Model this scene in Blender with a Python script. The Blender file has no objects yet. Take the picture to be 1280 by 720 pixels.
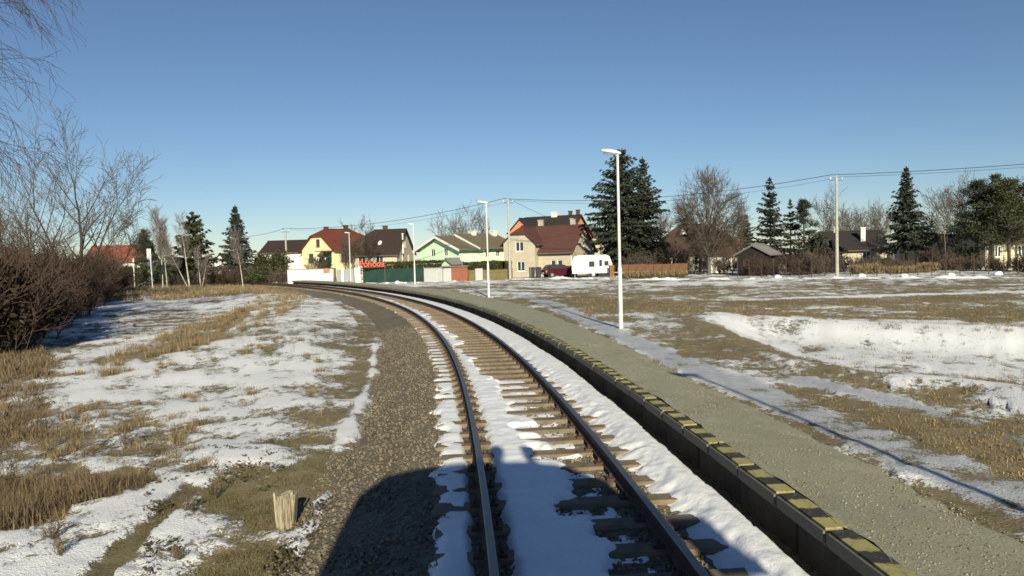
import bpy, bmesh, math, random
import numpy as np
from mathutils import Vector, Matrix
from mathutils.geometry import tessellate_polygon

# ------------------------------------------------------------------ camera, world, sun, exposure
SC = bpy.context.scene
COL = SC.collection
FPX, CAMH, PITCH, ROLL = 919.3, 2.326, 0.0441, 0.0272
cam_d = bpy.data.cameras.new('camera'); cam = bpy.data.objects.new('camera', cam_d); COL.objects.link(cam)
_c, _s = math.cos(PITCH), math.sin(PITCH); _cr, _sr = math.cos(ROLL), math.sin(ROLL)
_X = Vector((1, 0, 0)); _V = Vector((0, _s, _c)); _F = Vector((0, _c, -_s))
_R = _X*_cr - _V*_sr; _U = _X*_sr + _V*_cr
mm = Matrix.Identity(4)
for i in range(3):
    mm[i][0] = _R[i]; mm[i][1] = _U[i]; mm[i][2] = -_F[i]
mm[2][3] = CAMH
cam.matrix_world = mm
cam_d.sensor_width = 36; cam_d.lens = 36*FPX/1280; cam_d.clip_end = 4000; cam_d.clip_start = 0.05
SC.camera = cam
SUN_AZ, SUN_EL = math.radians(8.0), math.radians(22.0)      # sun behind the camera, a little to its right
w = bpy.data.worlds.new('World'); SC.world = w; w.use_nodes = True
nt = w.node_tree; bg = nt.nodes['Background']
sky = nt.nodes.new('ShaderNodeTexSky'); sky.sky_type = 'NISHITA'; sky.sun_disc = False
sky.sun_elevation = SUN_EL; sky.sun_rotation = math.pi - SUN_AZ
sky.air_density = 1.0; sky.dust_density = 0.0; sky.ozone_density = 3.6; sky.altitude = 1200
nt.links.new(sky.outputs[0], bg.inputs[0]); bg.inputs[1].default_value = 0.060
sd = bpy.data.lights.new('sun', 'SUN'); sd.energy = 5.0; sd.angle = math.radians(0.53); sd.color = (1.0, 0.915, 0.69)
sun = bpy.data.objects.new('sun', sd); COL.objects.link(sun)
to_sun = Vector((math.sin(SUN_AZ)*math.cos(SUN_EL), -math.cos(SUN_AZ)*math.cos(SUN_EL), math.sin(SUN_EL)))
sun.rotation_euler = to_sun.to_track_quat('Z', 'Y').to_euler(); sun.location = (6, -20, 15)
vs = SC.view_settings; vs.view_transform = 'Standard'; vs.look = 'None'; vs.gamma = 1; vs.use_curve_mapping = False
vs.exposure = 0.45
try: SC.cycles.filter_width = 1.6
except Exception: pass

# ------------------------------------------------------------------ pixel helpers (photograph pixels -> places)
def ray(px, py):
    a = (px-640)/FPX; b = (360-py)/FPX
    d = _R*a + _U*b + _F
    return d
def G(px, py, z=0.0):                       # where a pixel's ray meets level z
    d = ray(px, py); t = (z-CAMH)/d.z
    return Vector((d.x*t, d.y*t, z))
def D(px, py, Y):                           # point of a pixel's ray at forward distance Y
    d = ray(px, py); t = Y/d.y
    return Vector((d.x*t, Y, CAMH+d.z*t))

# ------------------------------------------------------------------ object helpers
def tag(o, label=None, cat=None, group=None, kind=None):
    if label: o['label'] = label
    if cat: o['category'] = cat
    if group: o['group'] = group
    if kind: o['kind'] = kind
    return o
def empty(name, loc, rz=0.0):
    o = bpy.data.objects.new(name, None); COL.objects.link(o)
    o.location = loc; o.rotation_euler = (0, 0, rz); o.empty_display_size = .2
    return o
def link(name, me, parent=None, loc=None):
    o = bpy.data.objects.new(name, me); COL.objects.link(o)
    if parent: o.parent = parent
    if loc is not None: o.location = loc
    return o
def np_mesh(name, V, F, mats, smooth=False, mi=None):
    """V (n,3); F (m,k) array of equal-size faces"""
    me = bpy.data.meshes.new(name)
    V = np.asarray(V, dtype=np.float32); F = np.asarray(F, dtype=np.int32)
    m, k = F.shape
    me.vertices.add(len(V)); me.vertices.foreach_set('co', V.ravel())
    me.loops.add(m*k); me.loops.foreach_set('vertex_index', F.ravel())
    me.polygons.add(m); me.polygons.foreach_set('loop_start', np.arange(0, m*k, k, dtype=np.int32))
    try: me.polygons.foreach_set('loop_total', np.full(m, k, dtype=np.int32))
    except Exception: pass
    for q in (mats if isinstance(mats, (list, tuple)) else [mats]): me.materials.append(q)
    if mi is not None: me.polygons.foreach_set('material_index', np.asarray(mi, dtype=np.int32))
    me.update(calc_edges=True)
    if smooth: me.polygons.foreach_set('use_smooth', np.ones(m, dtype=bool))
    return me
class MB:
    """collects polygons, built as one mesh"""
    def __init__(s): s.v = []; s.f = []; s.m = []
    def poly(s, pts, m=0):
        n = len(s.v); s.v += [tuple(p) for p in pts]; s.f.append(tuple(range(n, n+len(pts)))); s.m.append(m)
    def box(s, x0, x1, y0, y1, z0, z1, m=0):
        n = len(s.v)
        s.v += [(x0,y0,z0),(x1,y0,z0),(x1,y1,z0),(x0,y1,z0),(x0,y0,z1),(x1,y0,z1),(x1,y1,z1),(x0,y1,z1)]
        for q in ((0,3,2,1),(4,5,6,7),(0,1,5,4),(1,2,6,5),(2,3,7,6),(3,0,4,7)):
            s.f.append(tuple(n+i for i in q)); s.m.append(m)
    def tube(s, p, q, r0, r1=None, n=10, m=0, caps=True):
        r1 = r0 if r1 is None else r1
        p = Vector(p); q = Vector(q); d = (q-p).normalized()
        a = d.orthogonal().normalized(); b = d.cross(a)
        k = len(s.v)
        for c, r in ((p, r0), (q, r1)):
            for i in range(n):
                t = 2*math.pi*i/n; s.v.append(tuple(c + a*(r*math.cos(t)) + b*(r*math.sin(t))))
        for i in range(n):
            j = (i+1) % n; s.f.append((k+i, k+j, k+n+j, k+n+i)); s.m.append(m)
        if caps:
            s.f.append(tuple(k+n-1-i for i in range(n))); s.m.append(m)
            s.f.append(tuple(k+n+i for i in range(n))); s.m.append(m)
    def sweep(s, rings, closed=True, caps=True, m=0):
        k = len(s.v); n = len(rings[0])
        for r in rings: s.v += [tuple(p) for p in r]
        for a in range(len(rings)-1):
            for i in range(n if closed else n-1):
                j = (i+1) % n
                s.f.append((k+a*n+i, k+a*n+j, k+(a+1)*n+j, k+(a+1)*n+i)); s.m.append(m)
        if caps and closed:
            s.f.append(tuple(k+n-1-i for i in range(n))); s.m.append(m)
            e = k+(len(rings)-1)*n; s.f.append(tuple(e+i for i in range(n))); s.m.append(m)
    def slab(s, pts, t, m=0):              # polygon with a vertical thickness t downwards
        top = [Vector(p) for p in pts]; bot = [p-Vector((0,0,t)) for p in top]
        s.poly(top, m); s.poly(bot[::-1], m)
        for i in range(len(top)):
            j = (i+1) % len(top); s.poly([top[i], bot[i], bot[j], top[j]], m)
    def build(s, name, mats, parent=None, smooth=False, bevel=0, loc=None):
        me = bpy.data.meshes.new(name); me.from_pydata(s.v, [], s.f)
        for q in (mats if isinstance(mats, (list, tuple)) else [mats]): me.materials.append(q)
        me.polygons.foreach_set('material_index', s.m)
        bm = bmesh.new(); bm.from_mesh(me)
        if bevel:
            bmesh.ops.remove_doubles(bm, verts=bm.verts, dist=1e-5)
            bmesh.ops.bevel(bm, geom=bm.edges[:], offset=bevel, segments=2, affect='EDGES', profile=.6)
        bmesh.ops.recalc_face_normals(bm, faces=bm.faces)
        bm.to_mesh(me); bm.free()
        if smooth: me.polygons.foreach_set('use_smooth', [True]*len(me.polygons))
        return link(name, me, parent, loc)

# ------------------------------------------------------------------ noise for shaping
def _hash(ix, iy, seed):
    h = (ix.astype(np.int64)*374761393 + iy.astype(np.int64)*668265263 + seed*974711) & 0x7fffffff
    h = ((h ^ (h >> 13))*1274126177) & 0x7fffffff
    return ((h ^ (h >> 16)) & 0xffff)/65535.0
def vnoise(x, y, seed=0):
    ix = np.floor(x); iy = np.floor(y); fx = x-ix; fy = y-iy
    fx = fx*fx*fx*(fx*(fx*6-15)+10); fy = fy*fy*fy*(fy*(fy*6-15)+10)
    a = _hash(ix, iy, seed); b = _hash(ix+1, iy, seed); c = _hash(ix, iy+1, seed); d = _hash(ix+1, iy+1, seed)
    return (a*(1-fx)+b*fx)*(1-fy) + (c*(1-fx)+d*fx)*fy
def fbm(x, y, sc=1.0, oc=4, seed=0, gain=.5):
    r = 0; a = 1; t = 0; f = 1/sc
    for i in range(oc):
        r = r + a*vnoise(x*f+17.3*i, y*f-9.1*i, seed+i*31); t += a; a *= gain; f *= 2.03
    return r/t
def sstep(a, b, x):
    t = np.clip((x-a)/(b-a), 0, 1); return t*t*(3-2*t)

# ------------------------------------------------------------------ materials
def newmat(name):
    m = bpy.data.materials.new(name); m.use_nodes = True
    n = m.node_tree; b = n.nodes['Principled BSDF']
    return m, n, b
def nd(n, t, **k):
    x = n.nodes.new(t)
    for a, v in k.items():
        if a in x.inputs.keys(): x.inputs[a].default_value = v
        else: setattr(x, a, v)
    return x
def mixrgb(n, fac, a, b, bt='MIX'):
    x = n.nodes.new('ShaderNodeMix'); x.data_type = 'RGBA'; x.blend_type = bt
    for i, v in ((0, fac), (6, a), (7, b)):
        if hasattr(v, 'links') or hasattr(v, 'is_linked'): n.links.new(v, x.inputs[i])
        elif i == 0: x.inputs[0].default_value = v
        else: x.inputs[i].default_value = (*v, 1) if len(v) == 3 else v
    return x.outputs[2]
def math_(n, op, a, b=0.0, clamp=False):
    x = n.nodes.new('ShaderNodeMath'); x.operation = op; x.use_clamp = clamp
    for i, v in ((0, a), (1, b)):
        if hasattr(v, 'is_linked'): n.links.new(v, x.inputs[i])
        else: x.inputs[i].default_value = v
    return x.outputs[0]
def ramp(n, fac, lo, hi):
    x = n.nodes.new('ShaderNodeMapRange'); x.clamp = True
    n.links.new(fac, x.inputs[0]); x.inputs[1].default_value = lo; x.inputs[2].default_value = hi
    return x.outputs[0]
def noise(n, sc, det=5, rough=.6, coord='Object', vec=None):
    x = n.nodes.new('ShaderNodeTexNoise'); x.inputs['Scale'].default_value = sc
    x.inputs['Detail'].default_value = det; x.inputs['Roughness'].default_value = rough
    if vec is None:
        tc = n.nodes.new('ShaderNodeTexCoord'); vec = tc.outputs[coord]
    n.links.new(vec, x.inputs['Vector'])
    return x.outputs['Fac']
def bump(n, b, h, st=.3, dist=.02):
    x = n.nodes.new('ShaderNodeBump'); x.inputs['Strength'].default_value = st; x.inputs['Distance'].default_value = dist
    n.links.new(h, x.inputs['Height']); n.links.new(x.outputs[0], b.inputs['Normal'])
MC = {}
def M(name, col, rough=.8, var=.25, sc=3.0, col2=None, bs=0.0, bsc=40.0, metal=0.0, island=0.0, spec=.3):
    if name in MC: return MC[name]
    m, n, b = newmat(name)
    c2 = col2 or tuple(c*(1-var) for c in col); c1 = tuple(min(.95, c*(1+var*.5)) for c in col) if col2 is None else col
    f = noise(n, sc, 6, .65)
    f = ramp(n, f, .3, .7)
    c = mixrgb(n, f, c1, c2)
    if island:
        g = n.nodes.new('ShaderNodeNewGeometry')
        v = math_(n, 'MULTIPLY_ADD', g.outputs['Random Per Island'], island*2); v.node.inputs[2].default_value = 1-island
        hsv = n.nodes.new('ShaderNodeHueSaturation'); n.links.new(v, hsv.inputs['Value']); n.links.new(c, hsv.inputs['Color'])
        c = hsv.outputs[0]
    n.links.new(c, b.inputs['Base Color'])
    b.inputs['Roughness'].default_value = rough; b.inputs['Metallic'].default_value = metal
    b.inputs['Specular IOR Level'].default_value = spec
    if bs: bump(n, b, noise(n, bsc, 4, .6), bs, .02)
    MC[name] = m
    return m
def roofmat(name, col, col2, pitch=.35):
    if name in MC: return MC[name]
    m, n, b = newmat(name)
    tc = n.nodes.new('ShaderNodeTexCoord')
    f = ramp(n, noise(n, 1.1, 8, .7), .3, .72)
    g = ramp(n, noise(n, 9, 3, .6), .25, .75)
    f2 = math_(n, 'ADD', math_(n, 'MULTIPLY', f, .6), math_(n, 'MULTIPLY', g, .4))
    n.links.new(mixrgb(n, f2, col, col2), b.inputs['Base Color'])
    wv = nd(n, 'ShaderNodeTexWave'); wv.bands_direction = 'Z'; wv.inputs['Scale'].default_value = 1/pitch; wv.wave_profile = 'SAW'
    n.links.new(tc.outputs['Object'], wv.inputs['Vector'])
    bump(n, b, wv.outputs['Fac'], .5, .05)
    b.inputs['Roughness'].default_value = .8; b.inputs['Specular IOR Level'].default_value = .2
    MC[name] = m; return m
def glassmat(name='window_glass', col=(.02, .025, .03)):
    if name in MC: return MC[name]
    m, n, b = newmat(name)
    f = noise(n, 1.3, 2, .5)
    n.links.new(mixrgb(n, f, col, tuple(c*2.5 for c in col)), b.inputs['Base Color'])
    b.inputs['Roughness'].default_value = .08; b.inputs['Specular IOR Level'].default_value = .6
    MC[name] = m; return m
def snowmat():
    m, n, b = newmat('snow')
    f = noise(n, 1.6, 6, .65); g = noise(n, 22, 4, .6)
    c = mixrgb(n, ramp(n, f, .35, .75), (.86, .87, .89), (.74, .75, .77))
    c = mixrgb(n, ramp(n, noise(n, 40, 4, .65), .63, .72), c, (.30, .27, .22))
    n.links.new(c, b.inputs['Base Color']); b.inputs['Roughness'].default_value = .55
    b.inputs['Specular IOR Level'].default_value = .25
    bump(n, b, math_(n, 'ADD', math_(n, 'MULTIPLY', f, .8), math_(n, 'MULTIPLY', g, .25)), .55, .04)
    return m
SNOW = snowmat()
GLASS = glassmat()
WHITEP = M('white_paint', (.78, .78, .75), .45, .12, 2)
CONC = M('pole_concrete', (.40, .385, .34), .9, .25, 4, bs=.2)
BARK = M('bark_brown', (.085, .068, .052), .95, .4, 6)
BARKD = M('bark_dark', (.05, .04, .033), .95, .4, 6)
BARKG = M('bark_grey', (.13, .115, .095), .95, .35, 6)
TWIG = M('twig_greybrown', (.11, .085, .066), .95, .35, 2, island=.3)
TWIGR = M('twig_redbrown', (.080, .053, .040), .95, .35, 1.2, island=.35)
TWIGB = M('twig_birch', (.19, .16, .145), .95, .3, 1.2, island=.3)
NEED = M('needles_spruce', (.048, .058, .036), .75, .45, .8, col2=(.026, .034, .022), island=.4)
NEEDB = M('needles_bluegreen', (.055, .066, .050), .75, .45, .8, col2=(.028, .036, .028), island=.4)
NEEDP = M('needles_pine', (.070, .076, .032), .75, .45, .6, col2=(.036, .042, .02), island=.4)
LEAFH = M('hedge_leaf', (.055, .062, .018), .8, .4, .7, col2=(.030, .032, .012), island=.4)
IVY = M('ivy_leaf', (.05, .06, .02), .7, .4, 1, island=.4)
STRAW = M('dry_grass', (.27, .205, .112), .9, .35, .5, col2=(.155, .115, .062), island=.45)
STRAWB = M('dry_grass_brown', (.175, .130, .078), .9, .35, .5, col2=(.105, .078, .048), island=.45)
WEED = M('dead_weed', (.13, .095, .055), .95, .35, 1, island=.3)
def birchmat():
    m, n, b = newmat('birch_bark')
    tc = n.nodes.new('ShaderNodeTexCoord'); mp = n.nodes.new('ShaderNodeMapping'); mp.inputs['Scale'].default_value = (1, 1, 3)
    n.links.new(tc.outputs['Object'], mp.inputs[0])
    f = ramp(n, noise(n, 2.5, 5, .7, vec=mp.outputs[0]), .52, .66)
    n.links.new(mixrgb(n, f, (.46, .42, .35), (.07, .06, .05)), b.inputs['Base Color']); b.inputs['Roughness'].default_value = .8
    return m
BIRCH = birchmat()

# ------------------------------------------------------------------ the track's line
S = np.linspace(-40, 200, 2401)
_kk = np.interp(S, [-40, -10, 0, 20, 40, 60, 80, 100, 150, 200], np.array([0, 0, .3633, .7313, .7733, .642, .6428, .6428, .6428, .6428])/100)
_i0 = int(np.argmin(abs(S-2))); _ds = S[1]-S[0]
TH = np.concatenate([[0], np.cumsum((_kk[1:]+_kk[:-1])/2*_ds)]); TH = TH-TH[_i0]+.0561
TX = np.concatenate([[0], np.cumsum(-np.sin((TH[1:]+TH[:-1])/2)*_ds)]); TY = np.concatenate([[0], np.cumsum(np.cos((TH[1:]+TH[:-1])/2)*_ds)])
TX = TX-TX[_i0]+.7756; TY = TY-TY[_i0]+2
def tr(s, o):
    s = np.asarray(s, float); o = np.asarray(o, float)
    th = np.interp(s, S, TH); return np.interp(s, S, TX)+o*np.cos(th), np.interp(s, S, TY)+o*np.sin(th)
def trp(s, o, z):
    x, y = tr(s, o); return Vector((float(x), float(y), z))
def to_so(x, y):
    x = np.asarray(x, float).ravel(); y = np.asarray(y, float).ravel()
    ss = np.empty_like(x); oo = np.empty_like(x)
    SS = S[::4]; XX = TX[::4]; YY = TY[::4]; T4 = TH[::4]
    for a in range(0, len(x), 20000):
        dx = x[a:a+20000, None]-XX; dy = y[a:a+20000, None]-YY
        i = np.argmin(dx*dx+dy*dy, 1); r = np.arange(len(i))
        ct = np.cos(T4[i]); st = np.sin(T4[i])
        al = -dx[r, i]*st + dy[r, i]*ct
        ss[a:a+20000] = SS[i]+al; oo[a:a+20000] = dx[r, i]*ct+dy[r, i]*st
    return ss, oo

# ------------------------------------------------------------------ ground height and cover
def poly_sd(x, y, pts):
    """signed distance, positive inside"""
    P = np.array([(p[0], p[1]) for p in pts]); n = len(P)
    d = np.full(x.shape, 1e9); ins = np.zeros(x.shape, bool)
    for i in range(n):
        a = P[i]; b = P[(i+1) % n]; e = b-a
        t = np.clip(((x-a[0])*e[0]+(y-a[1])*e[1])/(e@e), 0, 1)
        d = np.minimum(d, np.hypot(x-a[0]-t*e[0], y-a[1]-t*e[1]))
        c = ((a[1] > y) != (b[1] > y)) & (x < (b[0]-a[0])*(y-a[1])/(b[1]-a[1]+1e-12)+a[0])
        ins ^= c
    return np.where(ins, d, -d)
def gpoly(px, z=-.2): return [G(a, b, z) for a, b in px]
BASIN = gpoly([(888, 414), (905, 399), (1000, 400), (1120, 403), (1280, 405), (1500, 412), (1500, 560), (1280, 505), (1180, 492), (1080, 480), (1000, 462), (940, 440)], -.1)
def height(x, y, s=None, o=None):
    if s is None: s, o = to_so(x, y)
    x = np.asarray(x, float).ravel(); y = np.asarray(y, float).ravel()
    left = -.42 - .10*sstep(-4, -9, o) + .22*(fbm(x, y, 6, 3, 5)-.5) + .10*(fbm(x, y, 1.3, 3, 8)-.5)
    left = left + .30*np.exp(-((o+6.5)/3.2)**2)*sstep(16, 26, s)*(1-sstep(60, 75, s))
    right = .09 - .42*sstep(7, 15, o) + .06*(fbm(x, y, 2.2, 4, 12)-.5)*sstep(3.5, 5, o)
    sd = poly_sd(x, y, BASIN)
    right = right - .55*sstep(-.3, 1.9, sd) + .10*np.exp(-((sd+.5)/.7)**2)*sstep(-.5, .2, sd+.5+.3)
    right = right + sstep(0, 1, sd)*.14*(fbm(x, y, 1.0, 4, 40)-.5)
    c = np.where(o < 0, left, right)
    bed = -.62
    tl = sstep(-2.55, -2.15, o); c = np.where(o < 0, left*(1-tl)+bed*tl, c)
    trr = sstep(2.0, 2.3, o); c = np.where(o >= 0, bed*(1-trr)+right*trr, c)
    far = sstep(58, 72, y)
    c = c*(1-far) + far*np.where((o > -2.9) & (o < 2.3), c, -.28+.03*(fbm(x, y, 3, 3, 3)-.5))
    # the platform's own footprint
    pw = plat_w(s); inside = (o > 2.0) & (o < pw-.05) & (s < 84)
    c = np.where(inside, np.minimum(c, .02), c)
    return c
def plat_w(s): return np.interp(s, [-40, 13, 17, 25, 35, 50, 70, 90], [3.15, 3.15, 3.3, 3.65, 4.2, 4.6, 4.8, 4.8])
def hz(x, y): return float(height(np.array([x]), np.array([y]))[0])
POLY = {
 'tanA': gpoly([(150, 352), (330, 350), (372, 360), (386, 380), (372, 398), (330, 418), (262, 440), (180, 452), (140, 478), (130, 520), (60, 560), (40, 545), (60, 520), (110, 480), (150, 440), (230, 408), (300, 388), (330, 372), (150, 366)], -.4),
 'tanE': gpoly([(-260, 470), (0, 430), (40, 425), (70, 450), (50, 490), (60, 530), (20, 560), (-260, 600)], -.4),
 'tanB': gpoly([(-260, 700), (-200, 606), (0, 600), (90, 602), (160, 592), (190, 608), (170, 618), (90, 636), (0, 664), (-120, 700)], -.5),
 'path': gpoly([(232, 606), (246, 616), (215, 650), (170, 690), (140, 720), (120, 745), (85, 745), (120, 708), (170, 668), (205, 636)], -.45),
 'moss1': gpoly([(305, 650), (335, 605), (380, 575), (470, 552), (500, 560), (470, 590), (420, 606), (385, 625), (392, 645), (320, 664)], -.4),
 'moss2': gpoly([(225, 740), (262, 696), (330, 688), (372, 704), (400, 700), (400, 740)], -.4),
 'moss3': gpoly([(258, 640), (272, 600), (305, 588), (330, 592), (312, 612), (290, 642)], -.45),
 'white2': gpoly([(225, 692), (248, 644), (290, 650), (320, 668), (360, 664), (420, 640), (480, 634), (450, 662), (390, 690), (330, 686)], -.42),
 'white1': gpoly([(-60, 690), (60, 655), (180, 622), (225, 630), (195, 650), (150, 680), (100, 735), (-80, 745)], -.45),
 'fieldsnow': gpoly([(190, 470), (260, 440), (380, 402), (450, 412), (445, 470), (440, 540), (330, 570), (230, 600), (160, 580), (150, 520)], -.4),
 'ice': gpoly([(640, 366), (700, 378), (745, 398), (790, 418), (850, 442), (950, 478), (1060, 520), (1280, 598), (1500, 690), (1500, 760), (1280, 668), (1112, 584), (1018, 541), (928, 502), (838, 461), (780, 431), (690, 388)], .1),
 'ice2': gpoly([(985, 470), (1040, 480), (1140, 505), (1280, 545), (1500, 610), (1500, 640), (1280, 575), (1160, 530), (1060, 500), (980, 484)], .05),
 'basinsnow': gpoly([(870, 414), (905, 401), (1000, 402), (1120, 404), (1280, 407), (1560, 414), (1560, 450), (1280, 440), (1180, 446), (1090, 450), (1010, 452), (950, 438)], -.3),
 'basinall': gpoly([(1000, 404), (1280, 407), (1560, 414)], -.4)+gpoly([(1560, 600), (1280, 516), (1190, 500), (1120, 488), (1060, 470), (985, 445)], -.02),
 'tanC': gpoly([(885, 416), (960, 438), (1030, 460), (1100, 480), (1135, 490), (1100, 496), (1020, 476), (940, 450), (880, 424)], -.1),
 'tanD': gpoly([(1200, 560), (1130, 530), (1180, 525), (1280, 555), (1500, 620), (1500, 650), (1280, 600)], .05),
}
def cover(x, y, s, o):
    """snow, tan, gravel, ice amounts of the ground"""
    n1 = fbm(x, y, 1.1, 5, 21, .58); n2 = fbm(x, y, 4.5, 4, 77); n3 = fbm(x, y, .35, 3, 99)
    q = {k: poly_sd(x, y, v) for k, v in POLY.items()}
    L = o < 0
    snow = np.where(L, .60, .22) + (n2-.5)*.75
    tan = np.where(L, .60, .58) + (n2-.5)*.6
    snow = np.where(L & (q['fieldsnow'] > -.4), np.maximum(snow, .655+(n2-.5)*.5), snow)
    snow = np.where(q['tanA'] > 0, snow-.36*sstep(0, .6, q['tanA']), snow); tan = np.where(q['tanA'] > -.3, .9, tan)
    snow = np.where(q['tanE'] > 0, snow-.30*sstep(0, .8, q['tanE']), snow)
    snow = np.where(q['tanB'] > -.1, .16+(n2-.5)*.5, snow); tan = np.where(q['tanB'] > -.2, .85, tan)
    snow = np.where(q['white1'] > 0, .80+(n2-.5)*.3, snow)
    snow = np.where(q['white2'] > 0, np.maximum(snow, .74), snow)
    for k in ('moss1', 'moss2', 'moss3'): snow = snow - .36*sstep(-.15, .15, q[k]+(n3-.5)*.5)
    # strip beside the ballast: moss and turf with a broken snow streak
    moss = np.exp(-((o+2.95)/.55)**2)*L; snow = snow - .42*moss*sstep(4, 9, s)*(.45+1.1*(n2))
    strk = (.35+.9*n1)*np.exp(-((o+2.70)/.11)**2)*L*sstep(10.5, 12, s)*(1-sstep(22, 26, s)); snow = snow + .72*strk
    snow = np.where(L & (s > 30) & (o > -8) & (o < -3.2), np.maximum(snow, .60), snow)
    pth = sstep(-.06, .06, q['path']+(n3-.5)*.12); snow = snow*(1-pth)
    tan = np.where(pth > .3, .25, tan)
    # right: turf with thin snow, icy path, basin
    R = ~L
    far = sstep(34, 44, y)
    road = sstep(54, 58, y)*(1-sstep(66, 68, y))
    band = np.exp(-((y-(37.5+.06*x))/.55)**2)
    snow = np.where(R, snow + .95*band*sstep(10, 13, x) + road*(.38+.5*(n1-.5)) , snow)
    snow = np.where(R & (y > 40) & (y < 56), snow+.10, snow)
    snow = np.where(y > 66, .55+(n2-.5)*.5, snow)
    ia = sstep(-.1, .15, q['ice']+(n3-.5)*.3)*R; ib = sstep(-.1, .2, q['ice2']+(n3-.5)*.4)*R
    ice = np.clip(ia+ib, 0, 1)
    snow = np.where(R, snow + .50*ia + .55*ib, snow)
    snow = np.where(R & (q['basinall'] > -.4), np.maximum(snow, .64+(n2-.5)*.8), snow)
    snow = np.where(R & (q['basinsnow'] > -.3), np.maximum(snow, .54+.24*sstep(-.3, .6, q['basinsnow'])), snow)
    for k in ('tanC', 'tanD'):
        kk = sstep(-.3, .2, q[k]+(n3-.5)*.4); snow = snow - .45*kk; tan = tan+.35*kk
    edge = (q['basinall'] > -2.2) & (q['basinall'] < -.2) & R
    tan = np.where(edge, .6, tan)
    grav = np.exp(-((o+2.35)/.35)**2)*L*.9
    n4 = fbm(x*.55, y, .5, 5, 131, .62)
    snow = .5+(snow-.5)*.78 + (n1-.5)*.70 + (n4-.5)*1.05
    return np.clip(snow, .02, .98), np.clip(tan+(n1-.5)*.4, 0, 1), np.clip(grav, 0, 1), ice

def ground_material():
    m, n, b = newmat('ground_cover')
    at = n.nodes.new('ShaderNodeAttribute'); at.attribute_name = 'mask'
    sp = n.nodes.new('ShaderNodeSeparateColor'); n.links.new(at.outputs['Color'], sp.inputs[0])
    n1 = noise(n, 7, 6, .7); n2 = noise(n, 38, 4, .65); n3 = noise(n, 1.2, 5, .6); n6 = noise(n, 3, 7, .75)
    olive = mixrgb(n, ramp(n, n1, .3, .7), (.095, .080, .036), (.185, .150, .072))
    tan = mixrgb(n, ramp(n, n1, .3, .7), (.215, .168, .088), (.34, .27, .15))
    tf = math_(n, 'ADD', sp.outputs[1], math_(n, 'MULTIPLY', math_(n, 'SUBTRACT', n2, .5), .9))
    c = mixrgb(n, ramp(n, tf, .2, .8), olive, tan)
    c = mixrgb(n, ramp(n, n2, .54, .76), c, (.055, .042, .024))
    n5 = noise(n, 120, 3, .7); c = mixrgb(n, ramp(n, n5, .35, .7), c, mixrgb(n, .5, c, (.30, .25, .15)))
    c = mixrgb(n, math_(n, 'MULTIPLY', ramp(n, n6, .52, .68), .75), c, (.075, .070, .026))
    c = mixrgb(n, math_(n, 'MULTIPLY', ramp(n, n6, .46, .34), .6), c, (.33, .265, .155))
    gr = mixrgb(n, ramp(n, n2, .35, .65), (.13, .11, .085), (.21, .185, .15))
    c = mixrgb(n, sp.outputs[2], c, gr)
    ic = mixrgb(n, ramp(n, n1, .35, .7), (.58, .60, .63), (.36, .36, .35))
    sn = mixrgb(n, ramp(n, n3, .35, .75), (.86, .87, .89), (.76, .77, .79))
    sn = mixrgb(n, at.outputs['Alpha'], sn, ic)
    k = math_(n, 'ADD', sp.outputs[0], math_(n, 'MULTIPLY', math_(n, 'SUBTRACT', n1, .5), 1.25))
    k = math_(n, 'ADD', k, math_(n, 'MULTIPLY', math_(n, 'SUBTRACT', n2, .5), 1.05))
    k = math_(n, 'ADD', k, math_(n, 'MULTIPLY', math_(n, 'SUBTRACT', noise(n, 2.4, 5, .65), .5), .8))
    f = ramp(n, k, .43, .56)
    c = mixrgb(n, f, c, sn)
    n.links.new(c, b.inputs['Base Color'])
    rg = math_(n, 'MULTIPLY', math_(n, 'MULTIPLY', f, at.outputs['Alpha']), -.45)
    n.links.new(math_(n, 'ADD', rg, .85), b.inputs['Roughness'])
    b.inputs['Specular IOR Level'].default_value = .25
    hgt = math_(n, 'ADD', math_(n, 'MULTIPLY', f, 1.0), math_(n, 'MULTIPLY', n2, .9))
    bump(n, b, hgt, .75, .05)
    return m
GROUND = ground_material()
def build_ground():
    half = math.radians(47)
    a = np.concatenate([np.linspace(-math.pi, -half, 60, endpoint=False), np.linspace(-half, half, 640), np.linspace(half, math.pi, 61)[1:-1]])
    r1 = 1/np.linspace(1/2.4, 1/30., 260); r2 = np.geomspace(30, 130, 120)[1:]; r3 = np.geomspace(130, 1500, 30)[1:]
    r = np.concatenate([[.4, 1.2, 1.9], r1, r2, r3])
    A, Rr = np.meshgrid(a, r); x = (Rr*np.sin(A)).ravel(); y = (Rr*np.cos(A)).ravel()
    s, o = to_so(x, y)
    z = height(x, y, s, o)
    sn, tn, gv, ic = cover(x, y, s, o)
    z = z + .05*sstep(.4, .65, sn)*(1-.6*ic)*(np.abs(o) > 2.5) + .02*(fbm(x, y, .22, 3, 4)-.5)
    na = len(a); nr = len(r)
    i = np.arange(nr-1)[:, None]*na + np.arange(na)[None]; j = np.arange(nr-1)[:, None]*na + (np.arange(na)[None]+1) % na
    F = np.stack([i, i+na, j+na, j], -1).reshape(-1, 4)[:, ::-1]
    V = np.stack([x, y, z], 1); V = np.vstack([V, [0, 0, -.6]])
    me = np_mesh('ground', V, F, GROUND, smooth=True)
    at = me.color_attributes.new('mask', 'FLOAT_COLOR', 'POINT')
    c = np.stack([sn, tn, gv, ic], 1); c = np.vstack([c, [0, 0, 0, 0]]).astype(np.float32)
    at.data.foreach_set('color', c.ravel())
    g = link('ground', me); tag(g, kind='structure'); g['label'] = 'winter ground of turf and patchy thin snow'
build_ground()

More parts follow.
